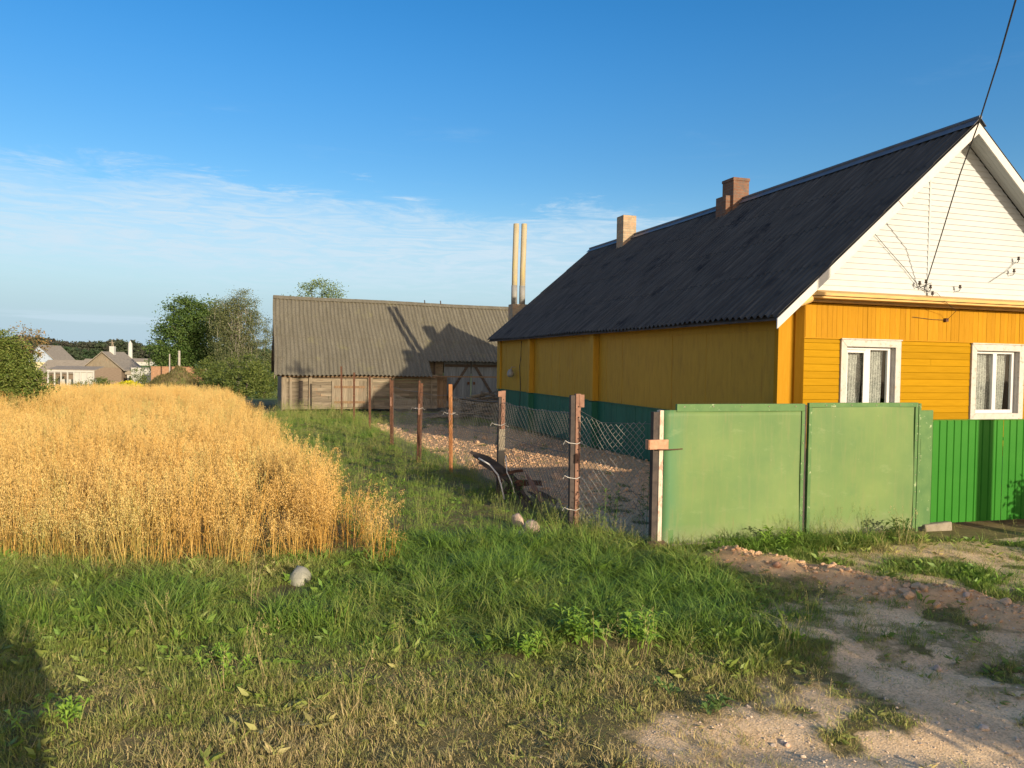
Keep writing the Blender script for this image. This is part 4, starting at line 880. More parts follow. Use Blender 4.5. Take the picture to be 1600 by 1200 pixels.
netting(lp(-1.88, 15.75), lp(-1.15, 14.55), .05, 1.42, .075, .002, .05)
netting(lp(-2.95, 19.05), lp(-1.92, 15.85), .05, 1.35, .09, .0018, .05)
b = MB()      # straining wires
for za in (1.47, .95):
    for (p, q) in zip(posts[:4], posts[1:5]): b.tube([lp(p[0], p[1]-.02, za), lp((p[0]+q[0])/2, (p[1]+q[1])/2, za-.04), lp(q[0], q[1], za-.01)], .0035, 4)
b.tube([lp(.84, 9.7, 1.52), lp(1.1, 9.4, 1.38), lp(1.6, 8.8, 1.42)], .003, 4)
b.tube([lp(1.30, 9.15, .55), lp(1.42, 9.0, .62), lp(1.50, 8.95, .55), lp(1.46, 8.9, .42), lp(1.36, 9.0, .40), lp(1.44, 8.95, .50), lp(1.56, 8.85, .30), lp(1.55, 8.84, .12)], .005, 5)
b.build('straining_wire', M['wire'], fence, split=True)

# twisted scrap boards by the second post
sc = empty('scrap_heap', (.05, 11.6, 0), 0, 'dark rusty scrap and broken boards leaning on the second fence post', 'scrap heap')
def plank(name, a, b_, w, th, m_, bend=0, tw=0):
    a = Vector(a); b_ = Vector(b_); n = 7; mb = MB(); ring = []
    for i in range(n):
        t = i/(n-1); c = a.lerp(b_, t)+Vector((0, 0, bend*math.sin(math.pi*t))); d = (b_-a).normalized(); s = d.cross(Vector((0, -1, .3))).normalized(); up = d.cross(s); ang = tw*t; s2 = s*math.cos(ang)+up*math.sin(ang); u2 = d.cross(s2); ww = w*(.25+.75*min(1, t*3))
        ring.append([c+s2*ww/2+u2*th/2, c-s2*ww/2+u2*th/2, c-s2*ww/2-u2*th/2, c+s2*ww/2-u2*th/2])
    vs = [v for g_ in ring for v in g_]; fs = [(4*i+k, 4*i+(k+1) % 4, 4*i+4+(k+1) % 4, 4*i+4+k) for i in range(n-1) for k in range(4)]+[(0, 3, 2, 1), (4*n-4, 4*n-3, 4*n-2, 4*n-1)]; mb.add(vs, fs); return mb.build(name, m_, sc)
def wpt(px, py, Y): return at(px, py, Y)-Vector((.05, 11.6, 0))
plank('bent_sheet', wpt(735, 706, 11.9), wpt(812, 760, 11.3), .14, .012, M['dark_wood'], .05, .6)
plank('bent_sheet', wpt(739, 712, 12.0), wpt(830, 790, 11.2), .09, .012, M['dark_wood'], .10, .3)
plank('scrap_board', wpt(748, 722, 11.7), wpt(800, 745, 11.5), .12, .02, M['dark_wood'], .02, .2)
plank('scrap_board', wpt(822, 741, 11.2), wpt(848, 784, 10.9), .07, .02, M['rust_light'], .0, 0)
plank('scrap_board', wpt(800, 745, 11.6), wpt(826, 800, 11.0), .11, .02, M['dark_wood'], .03, .4)
plank('scrap_board', wpt(786, 770, 11.3), wpt(815, 762, 11.4), .15, .02, M['dark_wood'], .03, .2)
for q in range(9):
    a_ = (760+q*9+random.uniform(-6, 6), 735+q*5+random.uniform(-10, 12)); plank('scrap_board', wpt(a_[0], a_[1], 11.5-q*.05), wpt(a_[0]+random.uniform(12, 40), a_[1]+random.uniform(-12, 30), 11.4-q*.05), random.uniform(.03, .08), .015, M[random.choice(('dark_wood', 'rust', 'dark_wood', 'steel_dark'))], .02, .3)
b = MB(); pts = [wpt(*q) for q in ((748, 716, 11.3), (765, 726, 11.2), (778, 742, 11.15), (783, 758, 11.1), (788, 780, 11.0))]; b.tube(pts, .012, 6); pts = [wpt(*q) for q in ((790, 712, 11.2), (792, 738, 11.1), (799, 752, 11.1), (804, 770, 11.0))]; b.tube(pts, .008, 6); b.build('bent_rod', M['wire_bright'], sc, True, split=True)

# ------------------------------------------------------------------ green gate
GR = math.atan2(9.87-8.70, 5.30-1.73); gate = empty('metal_gate', (1.73, 8.70, 0), GR, 'wide faded green sheet metal double gate with rusty left post', 'gate')
b = MB(); b.box(-.13, -.064, .0, .07, -.1, 1.565); b.build('post_back', M['steel_dark'], gate)
b = MB(); b.box(-.060, -.008, -.015, .06, -.05, 1.585); b.build('gate_post', M['gate_post'], gate, bevel=.005)
def sheet(x0, x1, z0, z1, y, steps=22, amp=.010, sd=0):
    xs = np.linspace(x0, x1, steps); zs = np.linspace(z0, z1, steps); X_, Z_ = np.meshgrid(xs, zs); Y_ = y+amp*(np.sin(X_*3.1+sd)*np.cos(Z_*2.7+sd)+.4*np.sin(X_*9+Z_*5)); n = steps*steps
    V = np.concatenate([np.stack([X_.ravel(), Y_.ravel(), Z_.ravel()], 1), np.stack([X_.ravel(), Y_.ravel()+.003, Z_.ravel()], 1)]); i = (np.arange(steps-1)[:, None]*steps+np.arange(steps-1)[None, :]).ravel(); q = np.stack([i, i+1, i+steps+1, i+steps], 1); F = [q, q[:, ::-1]+n]
    e = np.concatenate([np.arange(steps-1), (steps-1)*steps+np.arange(steps-1)]); F.append(np.stack([e, e+1, e+1+n, e+n], 1)); e = np.concatenate([np.arange(steps-1)*steps, np.arange(steps-1)*steps+steps-1]); F.append(np.stack([e, e+steps, e+steps+n, e+n], 1)); return npmesh('gate_leaf', V, np.concatenate(F))
for (x0, x1, z0, z1, sd_) in ((.005, 1.915, .045, 1.655, 0), (1.975, 3.66, .045, 1.665, 2)):
    xs0 = .16 if sd_ == 0 else x0
    lf = link('gate_leaf', sheet(x0, x1, z0, 1.585 if sd_ == 0 else z1, .0, sd=sd_), M['gate'], gate, True)
    b = MB(); b.box(xs0, x1, -.012, .03, z1-(.055 if sd_ else .088), z1-.0); b.box(x1-.045, x1, -.014, .03, z0, z1-(.056 if sd_ else .089))
    if sd_: b.box(x0, x0+.045, -.014, .03, z0, z1-.056)
    b.box(x0+.05, x1-.05, .01, .045, .08, .12); b.box(x0+.05, x1-.05, .01, .045, .8, .84)
    if sd_ == 0: b.box(.085, .155, .006, .03, z0, 1.585)
    b.build('leaf_frame', M['gate_frame'], lf, bevel=.003)
    b = MB(); x = x0+.25
    while x < x1-.1: b.tube([(x, -.012, z1-.03), (x, -.018, z1-.03)], .008, 6); x += .38
    zz = .3
    while zz < 1.5: b.tube([(x1-.022, -.014, zz), (x1-.022, -.02, zz)], .007, 6); zz += .22
    b.build('rivet', M['concrete'], lf, split=True)
b = MB(); b.box(1.925, 1.965, .02, .05, .03, 1.64); b.build('meeting_bar', M['steel_dark'], gate)
b = MB(); b.box(3.665, 3.70, -.02, .06, -.1, 1.655); b.build('gate_post', M['gate_frame'], gate); b = MB(); b.box(3.72, 3.92, .0, .03, .06, 1.565); b.box(3.705, 3.735, -.02, .0, .9, 1.2); b.build('side_panel', M['gate_frame'], gate, bevel=.003)
b = MB(); b.box(-.215, .04, -.045, -.018, 1.145, 1.255); b.box(-.215, -.19, -.045, .03, 1.145, 1.255); b.build('hinge_bracket', M['brick_bit'], gate, bevel=.004)
b = MB(); b.tube([(-.1, -.05, 1.145), (.10, -.04, 1.14), (.24, -.01, 1.142)], .007, 6); b.build('hinge_pin', M['rust'], gate)
o = MB().box(-.11, .11, -.05, .05, 0, .085, j=.01).build('timber_block', M['brown_wood'], bevel=.008); o.location = (1.66, 8.64, H(1.6, 8.6)); o.rotation_euler = (0, 0, R(16)); tag(o, 'short brown timber block under the left gate post', 'timber block')
o = MB().box(-.24, .24, -.09, .1, 0, .13, j=.02).build('concrete_footing', M['concrete'], bevel=.02); o.location = (5.55, 9.99, -.03); o.rotation_euler = (0, 0, GR); tag(o, 'rough concrete footing at the joint of gate and bright green fence', 'footing')
o = MB().box(-.75, .75, -.06, .05, -.05, .06, j=.02).build('concrete_sill', M['concrete'], bevel=.02); o.location = (2.55, 8.94, 0); o.rotation_euler = (0, 0, GR); tag(o, 'worn pale concrete strip under the left gate leaf', 'sill')
# ------------------------------------------------------------------ bright green sheet fence
gf = empty('sheet_metal_fence', (5.50, 10.0, 0), R(15.5), 'bright green corrugated sheet metal fence right of the gate', 'fence')
def trap(L_, pitch=.118):
    pr = []; x = 0
    while x < L_: pr += [(x, 0), (x+pitch*.78, 0), (x+pitch*.86, .012), (x+pitch*.92, .012)]; x += pitch
    return pr
x = 0
for k in range(6):
    pr = trap(1.16); V_ = []; n = len(pr)
    for off in (0, .0012):
        for z_ in (.075, 1.425): V_ += [(x+a, c+off+.001*(k % 2), z_) for a, c in pr]
    F_ = [(i, i+1, n+i+1, n+i) for i in range(n-1)]+[(2*n+i, 3*n+i, 3*n+i+1, 2*n+i+1) for i in range(n-1)]+[(n+i, n+i+1, 3*n+i+1, 3*n+i) for i in range(n-1)]+[(i, 2*n+i, 2*n+i+1, i+1) for i in range(n-1)]+[(0, n, 3*n, 2*n), (n-1, 3*n-1, 4*n-1, 2*n-1)]
    MB().add(V_, F_).build('sheet_panel', M['fence_green'], gf); x += 1.165
b = MB(); b.box(-.01, 7.1, -.012, .02, 1.427, 1.437); b.build('top_trim', M['fence_green'], gf)
b = MB(); b.box(0, 7.1, .03, .06, 1.15, 1.19); b.box(0, 7.1, .03, .06, .3, .34); b.build('fence_rail', M['steel_dark'], gf, split=True)
for x in (.03, 2.4, 4.8, 7.05): b = MB(); b.box(x, x+.05, .062, .11, -.3, 1.4); b.build('fence_post', M['steel_dark'], gf)
b = MB(); b.box(-.07, -.015, .0, .05, -.1, 1.43); b.build('fence_post', M['steel_dark'], gf)

# ------------------------------------------------------------------ stones
for loc, sz, m_, sd_, lab in (((.26, 9.45, .07), (.13, .11, .10), 'stone_pink', 1, 'larger round pinkish stone in the grass before the first iron post'), ((.10, 9.75, .09), (.11, .09, .09), 'stone_pink', 4, 'smaller pinkish stone behind and left of the larger round one'), ((.13, 9.25, .02), (.09, .08, .05), 'stone_pale', 6, 'flat pale stone sunk in grass in front of the two pinkish stones'), ((-2.0, 7.28, -.01), (.18, .11, .14), 'stone_pale', 31, 'pale greenish boulder in the grass before the oats')):
    tag(rock('stone', M[m_], loc, sz, seed=sd_), lab, 'stone')
for k, (px, py, Y_, s_, lab) in enumerate(((1213, 898, 7.75, .05, 'orange brick fragment on the earth ridge, nearest the gate'), (1466, 1027, 5.4, .035, 'grey stone lying on the shaded bare soil at right'), (1230, 1160, 4.25, .02, 'small pale pebble on the sunny gravel'), (1510, 940, 6.7, .04, 'rounded stone on the far end of the earth ridge'))):
    p = at(px, py, Y_); tag(rock('stone', M['brick_bit' if k == 0 else 'stone_pink'], (p.x, p.y, H(p.x, p.y)+s_*.4), (s_, s_*.8, s_*.7), seed=20+k), lab, 'stone')
# leafy weeds in front
def weed(px, py, Y_, h_, nst, seed, label, m_):
    r = np.random.default_rng(seed); p = at(px, py, Y_); root = empty('leafy_weed', (p.x, p.y, H(p.x, p.y)), 0, label, 'weed', 'leafy weeds'); st = MB(); LV = []; LF = []; o = 0
    for s in range(nst):
        a = r.uniform(0, 6.28); rad = r.uniform(.02, .20); bx_, by_ = rad*math.cos(a), rad*math.sin(a); hh = h_*r.uniform(.6, 1.1); tx, ty = bx_*1.35+r.normal(0, .02), by_*1.35+r.normal(0, .02); st.tube([(bx_, by_, -.02), ((bx_+tx)/2, (by_+ty)/2, hh*.5), (tx, ty, hh)], [.004, .0035, .002], 5)
        for k in range(int(9+hh*20)):
            t = r.uniform(.15, 1); a2 = k*2.4+r.normal(0, .3); L_ = r.uniform(.05, .10)*(1.1-.3*t)*(1.75 if .2 < h_ < .3 else 1.15); c0 = np.array([bx_+(tx-bx_)*t, by_+(ty-by_)*t, hh*t]); d = np.array([math.cos(a2), math.sin(a2), r.uniform(.3, .9)]); d /= np.linalg.norm(d); sd_ = np.cross(d, [0, 0, 1]); sd_ /= np.linalg.norm(sd_); w = L_*.15
            mid = c0+d*L_*.5+np.array([0, 0, .008]); tip = c0+d*L_+np.array([0, 0, -L_*.28]); LV += [c0, mid-sd_*w, tip, mid+sd_*w, mid-np.array([0, 0, .005])]; LF += [(o, o+1, o+4), (o+1, o+2, o+4), (o+2, o+3, o+4), (o+3, o, o+4)]; o += 5
    st.build('stem', m_, root, split=True); mb = MB(); mb.add([tuple(v) for v in LV], LF); mb.build('leaves', m_, root)
M['weed'] = leafmat('fresh weed leaves', (.17, .32, .03), (.29, .43, .07), .2); M['weed_dull'] = leafmat('dull weed leaves', (.10, .19, .045), (.19, .28, .08), .35)
for args in ((992, 1012, 5.62, .24, 9, 1, 'bright green leafy weed before the lush grass, right one of the pair', 'weed'), (915, 1010, 5.68, .22, 8, 2, 'bright green leafy weed before the lush grass, left one of the pair', 'weed'), (810, 1022, 5.45, .16, 6, 3, 'small leafy weed in dry turf left of the bright green pair', 'weed'),
             (945, 838, 9.2, .62, 5, 4, 'tall thin weed by the netting between first post and gate', 'weed_dull'), (1000, 800, 9.9, .85, 3, 5, 'tall weed with pale top behind the netting beside the gate', 'weed_dull'), (1210, 858, 8.72, .22, 7, 6, 'low leafy weed at the foot of the left gate leaf', 'weed'),
             (100, 1125, 4.35, .13, 6, 7, 'light green weed at lower left beside the dark shadow', 'weed'), (350, 1045, 5.1, .14, 7, 8, 'spreading green weed in the dry turf at left', 'weed'), (1100, 1110, 4.65, .08, 5, 9, 'little weed on the edge of the gravel', 'weed_dull'), (1400, 820, 9.35, .24, 7, 10, 'leafy weed at the foot of the right gate leaf', 'weed_dull'), (805, 745, 11.2, .45, 8, 11, 'pale flowering weed growing through the scrap boards', 'weed_dull')):
    weed(*args[:6], args[6], M[args[7]])

# ------------------------------------------------------------------ trees and bushes
M['leaf_dark'] = leafmat('broad leaves', (.035, .085, .016), (.12, .175, .045), .2); M['leaf_mid'] = leafmat('bush leaves', (.06, .10, .018), (.17, .20, .05), .2)
M['leaf_birch'] = leafmat('birch leaves', (.085, .115, .045), (.18, .19, .085), .2); M['leaf_bush'] = leafmat('yellowish bush leaves', (.06, .11, .015), (.21, .24, .06), .2); M['leaf_pale'] = leafmat('pale tree leaves', (.09, .14, .045), (.20, .26, .10), .2)  # leaf_bush is a lighter, yellower green
M['leaf_red'] = leafmat('reddish young leaves', (.20, .17, .05), (.38, .24, .10), .3)
def leaves(C, size, r, asp=.6, droop=0):
    D = r.normal(0, 1, C.shape); D[:, 2] = D[:, 2]*.7-droop; return diamonds(C, D, size*r.uniform(.6, 1.3, len(C)), size*asp*r.uniform(.6, 1.2, len(C)), r)
def crown(blobs, nclus, per, cs, r, floor=-9e9):
    """leaf positions: clusters seated mostly on the outer shell of several blobs"""
    bl = np.array(blobs); vol = bl[:, 3]*bl[:, 4]*bl[:, 5]; pick = r.choice(len(bl), nclus, p=vol/vol.sum()); d = r.normal(0, 1, (nclus, 3)); d /= np.linalg.norm(d, axis=1, keepdims=True); rad = r.uniform(.45, 1.05, nclus)[:, None]**.6
    cc = bl[pick, :3]+d*rad*bl[pick, 3:6]; sz = cs*r.uniform(.5, 1.4, nclus); C = np.repeat(cc, per, 0)+r.normal(0, 1, (nclus*per, 3))*np.repeat(sz, per)[:, None]*np.array([1, 1, .6]); return C[C[:, 2] > floor], cc
def tree(name, label, cat, loc, blobs, lm, trunk_h, tr, nclus, per, cs, ls, seed, droop=0, bark='bark', group=None, limbs=10, curtains=0, asp=.6):
    r = np.random.default_rng(seed); root = empty(name, loc, 0, label, cat, group); C, cc = crown(blobs, nclus, per, cs, r, .05); b = MB()
    tips = cc[r.choice(len(cc), min(limbs, len(cc)), replace=False)]; b.tube([(0, 0, -.3), (tr*.5, 0, trunk_h*.5), (0, tr*.5, trunk_h)], [tr*1.25, tr, tr*.55], 8)
    for t in tips:
        s0 = trunk_h*r.uniform(.35, 1); s = Vector((0, 0, s0)); e = Vector(t); m1 = s.lerp(e, .45)+Vector((0, 0, .12*(e-s).length)); b.tube([s, m1, e], [tr*.45, tr*.25, tr*.06], 5)
    b.build('trunk', M[bark], root, True)
    if curtains:       # hanging birch twigs
        tw = MB(); ex = []
        for k in range(curtains):
            t = cc[r.integers(len(cc))]; L_ = r.uniform(.8, 2.4); dx, dy = r.normal(0, .15, 2); e = (t[0]+dx, t[1]+dy, max(t[2]-L_, .3)); tw.tube([tuple(t), ((t[0]+e[0])/2+dx, (t[1]+e[1])/2, (t[2]+e[2])/2), e], .012, 3, False); q = r.uniform(0, 1, (14, 1)); ex.append(np.array(t)*(1-q)+np.array(e)*q+r.normal(0, .06, (14, 3)))
        tw.build('twigs', M['birch_bark'], root); C = np.concatenate([C]+ex)
    v, f = leaves(C, ls, r, asp, droop); link('crown', npmesh('crown', v, f), M[lm], root); return root
def G0(px, Y_): p = at(px, 560, Y_); return (p.x, p.y, H(p.x, p.y))
tree('broadleaf_tree', 'big dark green broadleaf tree left of the birch', 'tree', G0(298, 95), [(0, 0, 8.6, 3.0, 3.0, 3.2), (-1.7, 0, 6.2, 3.1, 2.8, 2.8), (2.2, .5, 7.4, 3.0, 2.8, 3.4), (-.4, 0, 10.6, 2.4, 1.9, 1.6), (2.4, 0, 10.0, 1.9, 1.9, 1.6), (-2.4, 0, 4.1, 2.1, 2.2, 2.3), (.6, 0, 4.2, 3.0, 2.8, 2.6)], 'leaf_dark', 8, .32, 620, 62, .46, .27, 1, limbs=16)
tree('birch_tree', 'tall sparse birch with hanging twigs beside the dark broadleaf tree', 'tree', G0(372, 86), [(0, 0, 8.2, 2.2, 2.0, 2.8), (.7, 0, 10.6, 1.5, 1.5, 1.6), (2.0, 0, 7.2, 1.7, 1.6, 2.4), (-1.6, 0, 8.6, 1.7, 1.6, 2.4), (2.4, 0, 4.6, 1.7, 1.6, 2.0), (-.8, 0, 5.2, 2.2, 1.8, 2.0)], 'leaf_birch', 10.4, .17, 620, 52, .40, .15, 2, droop=.6, bark='birch_bark', limbs=50, curtains=120)
for k, (px, Y_, w_, h_, lab) in enumerate(((352, 74, 1.9, 3.6, 'green shrub at the foot of the birch, left one'), (385, 70, 1.9, 3.9, 'green shrub at the foot of the birch, middle one'), (412, 73, 1.8, 3.3, 'green shrub nearest the barn gable'), (325, 82, 1.7, 4.0, 'shrub under the edge of the dark broadleaf tree'))):
    tree('shrub', lab, 'shrub', G0(px, Y_), [(0, 0, h_*.55, w_, w_, h_*.5), (.6, 0, h_*.35, w_*.9, w_, h_*.4), (-.7, 0, h_*.38, w_*.8, w_, h_*.38)], 'leaf_mid', h_*.4, .08, 150, 45, .26, .17, 10+k, group='shrubs below the birch', limbs=5)
tree('pale_tree', 'rounded tree top showing above the barn ridge', 'tree', G0(497, 82), [(0, 0, 10.6, 2.5, 2.2, 2.2), (-2.0, 0, 9.9, 1.8, 1.6, 1.5), (1.6, 0, 10.2, 1.7, 1.6, 1.6), (1.4, 0, 9.0, 1.7, 1.6, 1.8), (0, 0, 6.5, 2.8, 2.6, 2.6)], 'leaf_pale', 8, .28, 260, 42, .34, .20, 20, limbs=22)
tree('bush', 'large sunlit bush at the left edge of the oat field', 'bush', G0(-12, 25), [(0, 0, 1.6, 1.25, 1.3, 1.1), (.65, -.1, 1.1, .95, 1.0, .85), (-1.0, 0, 1.9, 1.4, 1.3, 1.3), (-.1, 0, 2.5, .75, .8, .55), (.9, 0, .8, .8, .9, .75)], 'leaf_bush', 1.6, .07, 620, 70, .14, .085, 30, limbs=26)
r_ = G0(14, 25); tree('bush', 'young reddish topped sapling rising behind the large left bush', 'bush', (r_[0], 26.2, r_[2]), [(0, 0, 2.5, .45, .45, .5), (-.3, 0, 2.9, .35, .3, .3)], 'leaf_red', 2.3, .04, 46, 20, .10, .07, 31, limbs=14)
for k, (px, Y_, w_, h_, lab) in enumerate(((150, 84, 1.0, 1.9, 'small grey green shrub left of the yellow flower bed'), (163, 82, .8, 1.7, 'small shrub touching the yellow flower bed'), (120, 88, 1.2, 1.3, 'low weeds before the white pergola'), (216, 88, .8, 3.1, 'young sapling right of the wooden gable house'), (90, 95, 1.4, 2.2, 'shrub at the left end of the white pergola'), (105, 118, 2.0, 3.0, 'shrub right of the yellow village house'), (226, 84, .9, 1.3, 'low bush at the left foot of the earth mound'))):
    tree('garden_shrub', lab, 'shrub', G0(px, Y_), [(0, 0, h_*.55, w_, w_, h_*.48), (.3, 0, h_*.4, w_*.8, w_, h_*.4)], 'leaf_mid', h_*.4, .05, 60, 30, .22, .15, 50+k, group='garden shrubs in the village', limbs=5)
# ground plants in the oats' weedy left front
def far_stuff_forest():
    ms = []
    for s in range(6):
        r = np.random.default_rng(200+s); C, cc = crown([(0, 0, 9, 3.2, 3.2, 5.0), (1.2, 0, 6, 3, 3, 4)], 60, 14, .7, r, .3); v, f = leaves(C, 1.5, r, .7); ms.append(npmesh('forest_tree', v, f))
    c = variants('forest', ms, M['leaf_far']); n = 2600; y = rng.uniform(560, 760, n); px = rng.uniform(-420, 1250, n); x = (px-800)/1200*y
    k = ~((px > 208) & (px < 330) & (y < 640)); x = x[k]; y = y[k]; px = px[k]; n = len(x)
    hs = .80*(1.25-.0009*(px-30)).clip(.7, 1.5)*rng.uniform(.85, 1.15, n)*(1+.1*np.sin(px*.04)); z = hterr(x, y)+.0*y
    P = np.stack([x, y, z], 1)
    # nearer hedgerow woods behind the village
    m = 230; y2 = rng.uniform(230, 300, m); px2 = np.concatenate([rng.uniform(-260, 148, m//2), rng.uniform(340, 900, m-m//2)]); x2 = (px2-800)/1200*y2; P2 = np.stack([x2, y2, hterr(x2, y2)], 1)
    P = np.concatenate([P, P2]); s = np.concatenate([hs*1.15, rng.uniform(.42, .58, m)]); t = np.concatenate([rng.uniform(.25, 1, n)*1.0, rng.uniform(0, .5, m)])
    scatter('forest', c, P, np.stack([s*0, s*0, rng.uniform(0, 6.28, len(s))], 1), np.stack([s*1.1, s*1.1, s], 1), t, rng.integers(0, 6, len(s)), 'far belt of dark woods along the horizon', 'forest')
M['leaf_far'] = leafmat('hazed distant foliage', (.040, .080, .032), (.060, .075, .045), .15, .7, 'tint', (.072, .070, .058))  # distance haze is put into these greyer, bluer greens
far_stuff_forest()

# ------------------------------------------------------------------ village far behind
def gable_house(name, label, px, Y_, rz, w_, d_, wall_h, roof_h, mw, mg, mr, zbase=None, group=None, over=.35, windows=(), cat='house'):
    """gable faces local -y; w_ wide, d_ deep"""
    p = at(px, 560, Y_); o = empty(name, (p.x, p.y, H(p.x, p.y) if zbase is None else zbase), rz, label, cat, group); h = w_/2
    b = MB(); b.prism([(-h, 0, 0), (h, 0, 0), (h, 0, wall_h), (-h, 0, wall_h)], (0, 0, 0), (0, d_, 0)); wl_ = b.build('wall', mw, o)
    b = MB(); b.prism([(-h, -.02, wall_h+.001), (h, -.02, wall_h+.001), (0, -.02, wall_h+roof_h-.02)], (0, 0, 0), (0, d_+.02, 0)); b.build('gable', mg, o)
    sl_ = roof_h/h; b = MB()
    for sg in (-1, 1): b.prism([(sg*(h+over), -.4, wall_h-sl_*over), (0, -.4, wall_h+roof_h), (0, -.4, wall_h+roof_h+.09), (sg*(h+over), -.4, wall_h-sl_*over+.09)], (0, 0, 0), (0, d_+.8, 0))
    rf = b.build('roof', mr, o)
    for (x0, x1, z0, z1, side) in windows:
        b = MB()
        if side == 'f': b.box(x0, x1, -.05, -.005, z0, z1)
        else: b.box(h+.005, h+.05, x0, x1, z0, z1)
        wn = b.build('window', M['white_far'], o); b = MB()
        if side == 'f': b.box(x0+.12, x1-.12, -.06, -.051, z0+.12, z1-.12)
        else: b.box(h+.051, h+.06, x0+.12, x1-.12, z0+.12, z1-.12)
        b.build('pane', M['black'], wn)
    return o, rf
o, rf = gable_house('village_house', 'pale yellow village house with light blue gable', 62, 125, R(10), 5.4, 8.0, 3.6, 2.75, M['plaster_yellow'], M['gable_blue'], M['slate_far'], windows=((-.35, .35, 4.4, 5.3, 'f'), (1.2, 2.1, 1.5, 2.8, 'f'), (-1.8, -.9, 1.5, 2.8, 'f'), (2.5, 3.5, 1.5, 2.8, 's')), group=None)
o, rf = gable_house('wooden_house', 'brown log house with weathered board gable and white chimney', 161, 100, R(6), 4.6, 6.5, 3.2, 2.0, M['log'], M['barn_wood_v'], M['slate_far'], over=.5, windows=((2.0, 3.2, 1.3, 2.3, 's'),))
b = MB(); b.box(-.1, .5, 2.2, 2.8, 4.6, 6.0); b.build('chimney', M['white_far'], rf)
b = MB(); b.box(2.6, 4.3, 1.0, 3.5, 1.0, 2.3); b.build('porch', M['white_far'], o); b = MB(); b.prism([(2.4, .8, 2.3), (4.6, .8, 2.3), (4.6, .8, 2.45), (2.4, .8, 2.9)], (0, 0, 0), (0, 3, 0)); b.build('porch_roof', M['slate_far'], o)
b = MB(); b.box(2.9, 3.3, .93, .99, 1.3, 2.1); b.box(3.6, 4.0, .93, .99, 1.3, 2.1); b.build('porch_window', M['black'], o, split=True)
o, rf = gable_house('outbuilding', 'low grey roofed outbuilding behind the wooden gable house', 140, 112, R(85), 5, 6, 2.4, 1.6, M['log'], M['log'], M['slate_far'], cat='shed'); 
o, rf = gable_house('outbuilding', 'grey roofed shed showing right of the wooden gable house', 188, 125, R(80), 5, 6, 2.6, 1.6, M['log'], M['log'], M['slate_far'], cat='shed')
# white pergola / glazed lean-to
p = at(75, 590, 92); q = at(146, 590, 92); pg = empty('white_pergola', (p.x, p.y, H(p.x, p.y)), 0, 'low white framed garden shelter left of the wooden house', 'garden shelter'); Lg = q.x-p.x
b = MB(); b.prism([(-.2, 0, 2.75), (Lg+.2, 0, 2.75), (Lg+.2, 2.2, 3.15), (-.2, 2.2, 3.15)], (0, 0, 0), (0, 0, .08)); b.build('shelter_roof', M['slate_far'], pg)
for k in range(8): x = k*Lg/7; b = MB(); b.box(x-.07, x+.07, -.02, .1, 0, 2.74); b.build('shelter_post', M['white_far'], pg)
b = MB(); b.box(-.1, Lg+.1, -.06, -.021, 2.55, 2.74); b.build('shelter_beam', M['white_far'], pg); b = MB(); b.box(Lg*.58, Lg, .12, .18, 0, 2.5); b.box(0, Lg, 2.1, 2.2, 0, 1.6); b.build('shelter_panel', M['white_far'], pg, split=True)
# white rendered wall, orange brick walls, mound
def wallbox(name, label, px0, px1, py, Y_, m_, cat='wall', th=.25, steps=None):
    a = at(px0, py, Y_); c = at(px1, py, Y_); zb = H((a.x+c.x)/2, Y_); b = MB(); b.box(0, c.x-a.x, 0, th, 0, a.z-zb); b.box(-.03, c.x-a.x+.03, -.03, th+.03, a.z-zb+.001, a.z-zb+.06); o = b.build(name, m_); o.location = (a.x, a.y, zb); tag(o, label, cat); return o
wallbox('white_wall', 'low white rendered wall right of the wooden gable house', 205, 236, 575, 96, M['white_far'])
wallbox('brick_wall', 'unfinished orange brick wall partly hidden by the earth mound', 236, 300, 573, 92, M['brick_orange']); wallbox('brick_wall', 'lower orange brick wall right of the earth mound', 300.5, 322, 577, 92.0, M['brick_orange'])
b = MB(); b.box(0, .3, 0, .3, 0, 3.1); o = b.build('concrete_post', M['white_far'], bevel=.02); p = G0(321, 91.4); o.location = p; tag(o, 'pale post at the right end of the orange brick wall', 'post')
mx_, mz_ = [], []; mn = 46; p = at(275, 590, 80); zb = H(p.x, 80); V_ = []
for j in range(mn):
    for i_ in range(mn):
        x = (i_/(mn-1)-.5)*8.4; y = (j/(mn-1)-.5)*7; d_ = math.hypot(x/3.6, y/3.2); hh = 3.15*max(0, 1-d_)**.75*(1+.10*math.sin(x*2+y))+.12*float(fbm(x, y, 1.1, 3)); V_.append((x, y, hh-.1))
mm = mixed('grassy earth mound', (.12, .095, .045), (.20, .15, .075), 1.5, None, .95, .8, .05, spots=[((.10, .13, .03), 1.2, .45, .65)])
mb = MB(); mb.add(V_, [(j*mn+i_, j*mn+i_+1, (j+1)*mn+i_+1, (j+1)*mn+i_) for j in range(mn-1) for i_ in range(mn-1)]); o = mb.build('earth_mound', mm, smooth=True); o.location = (p.x, p.y, zb); tag(o, 'conical mound of earth overgrown with dry grass', 'earth mound')
md_o = o
r = np.random.default_rng(9); n = 3800; x = r.uniform(-3.6, 3.6, n); y = r.uniform(-3.2, 3.2, n); d_ = np.hypot(x/3.6, y/3.2); k = d_ < 1; x, y, d_ = x[k], y[k], d_[k]; hh = 3.15*(1-d_)**.75*(1+.10*np.sin(x*2+y)); C = np.stack([x, y, hh], 1)
v, f = diamonds(C, np.tile([0, 0, 1.], (len(x), 1))+r.normal(0, .35, (len(x), 3)), .42, .09, r); link('mound_grass', npmesh('mound_grass', v, f), leafmat('dry mound grass', (.09, .10, .03), (.24, .19, .08), .3), md_o)
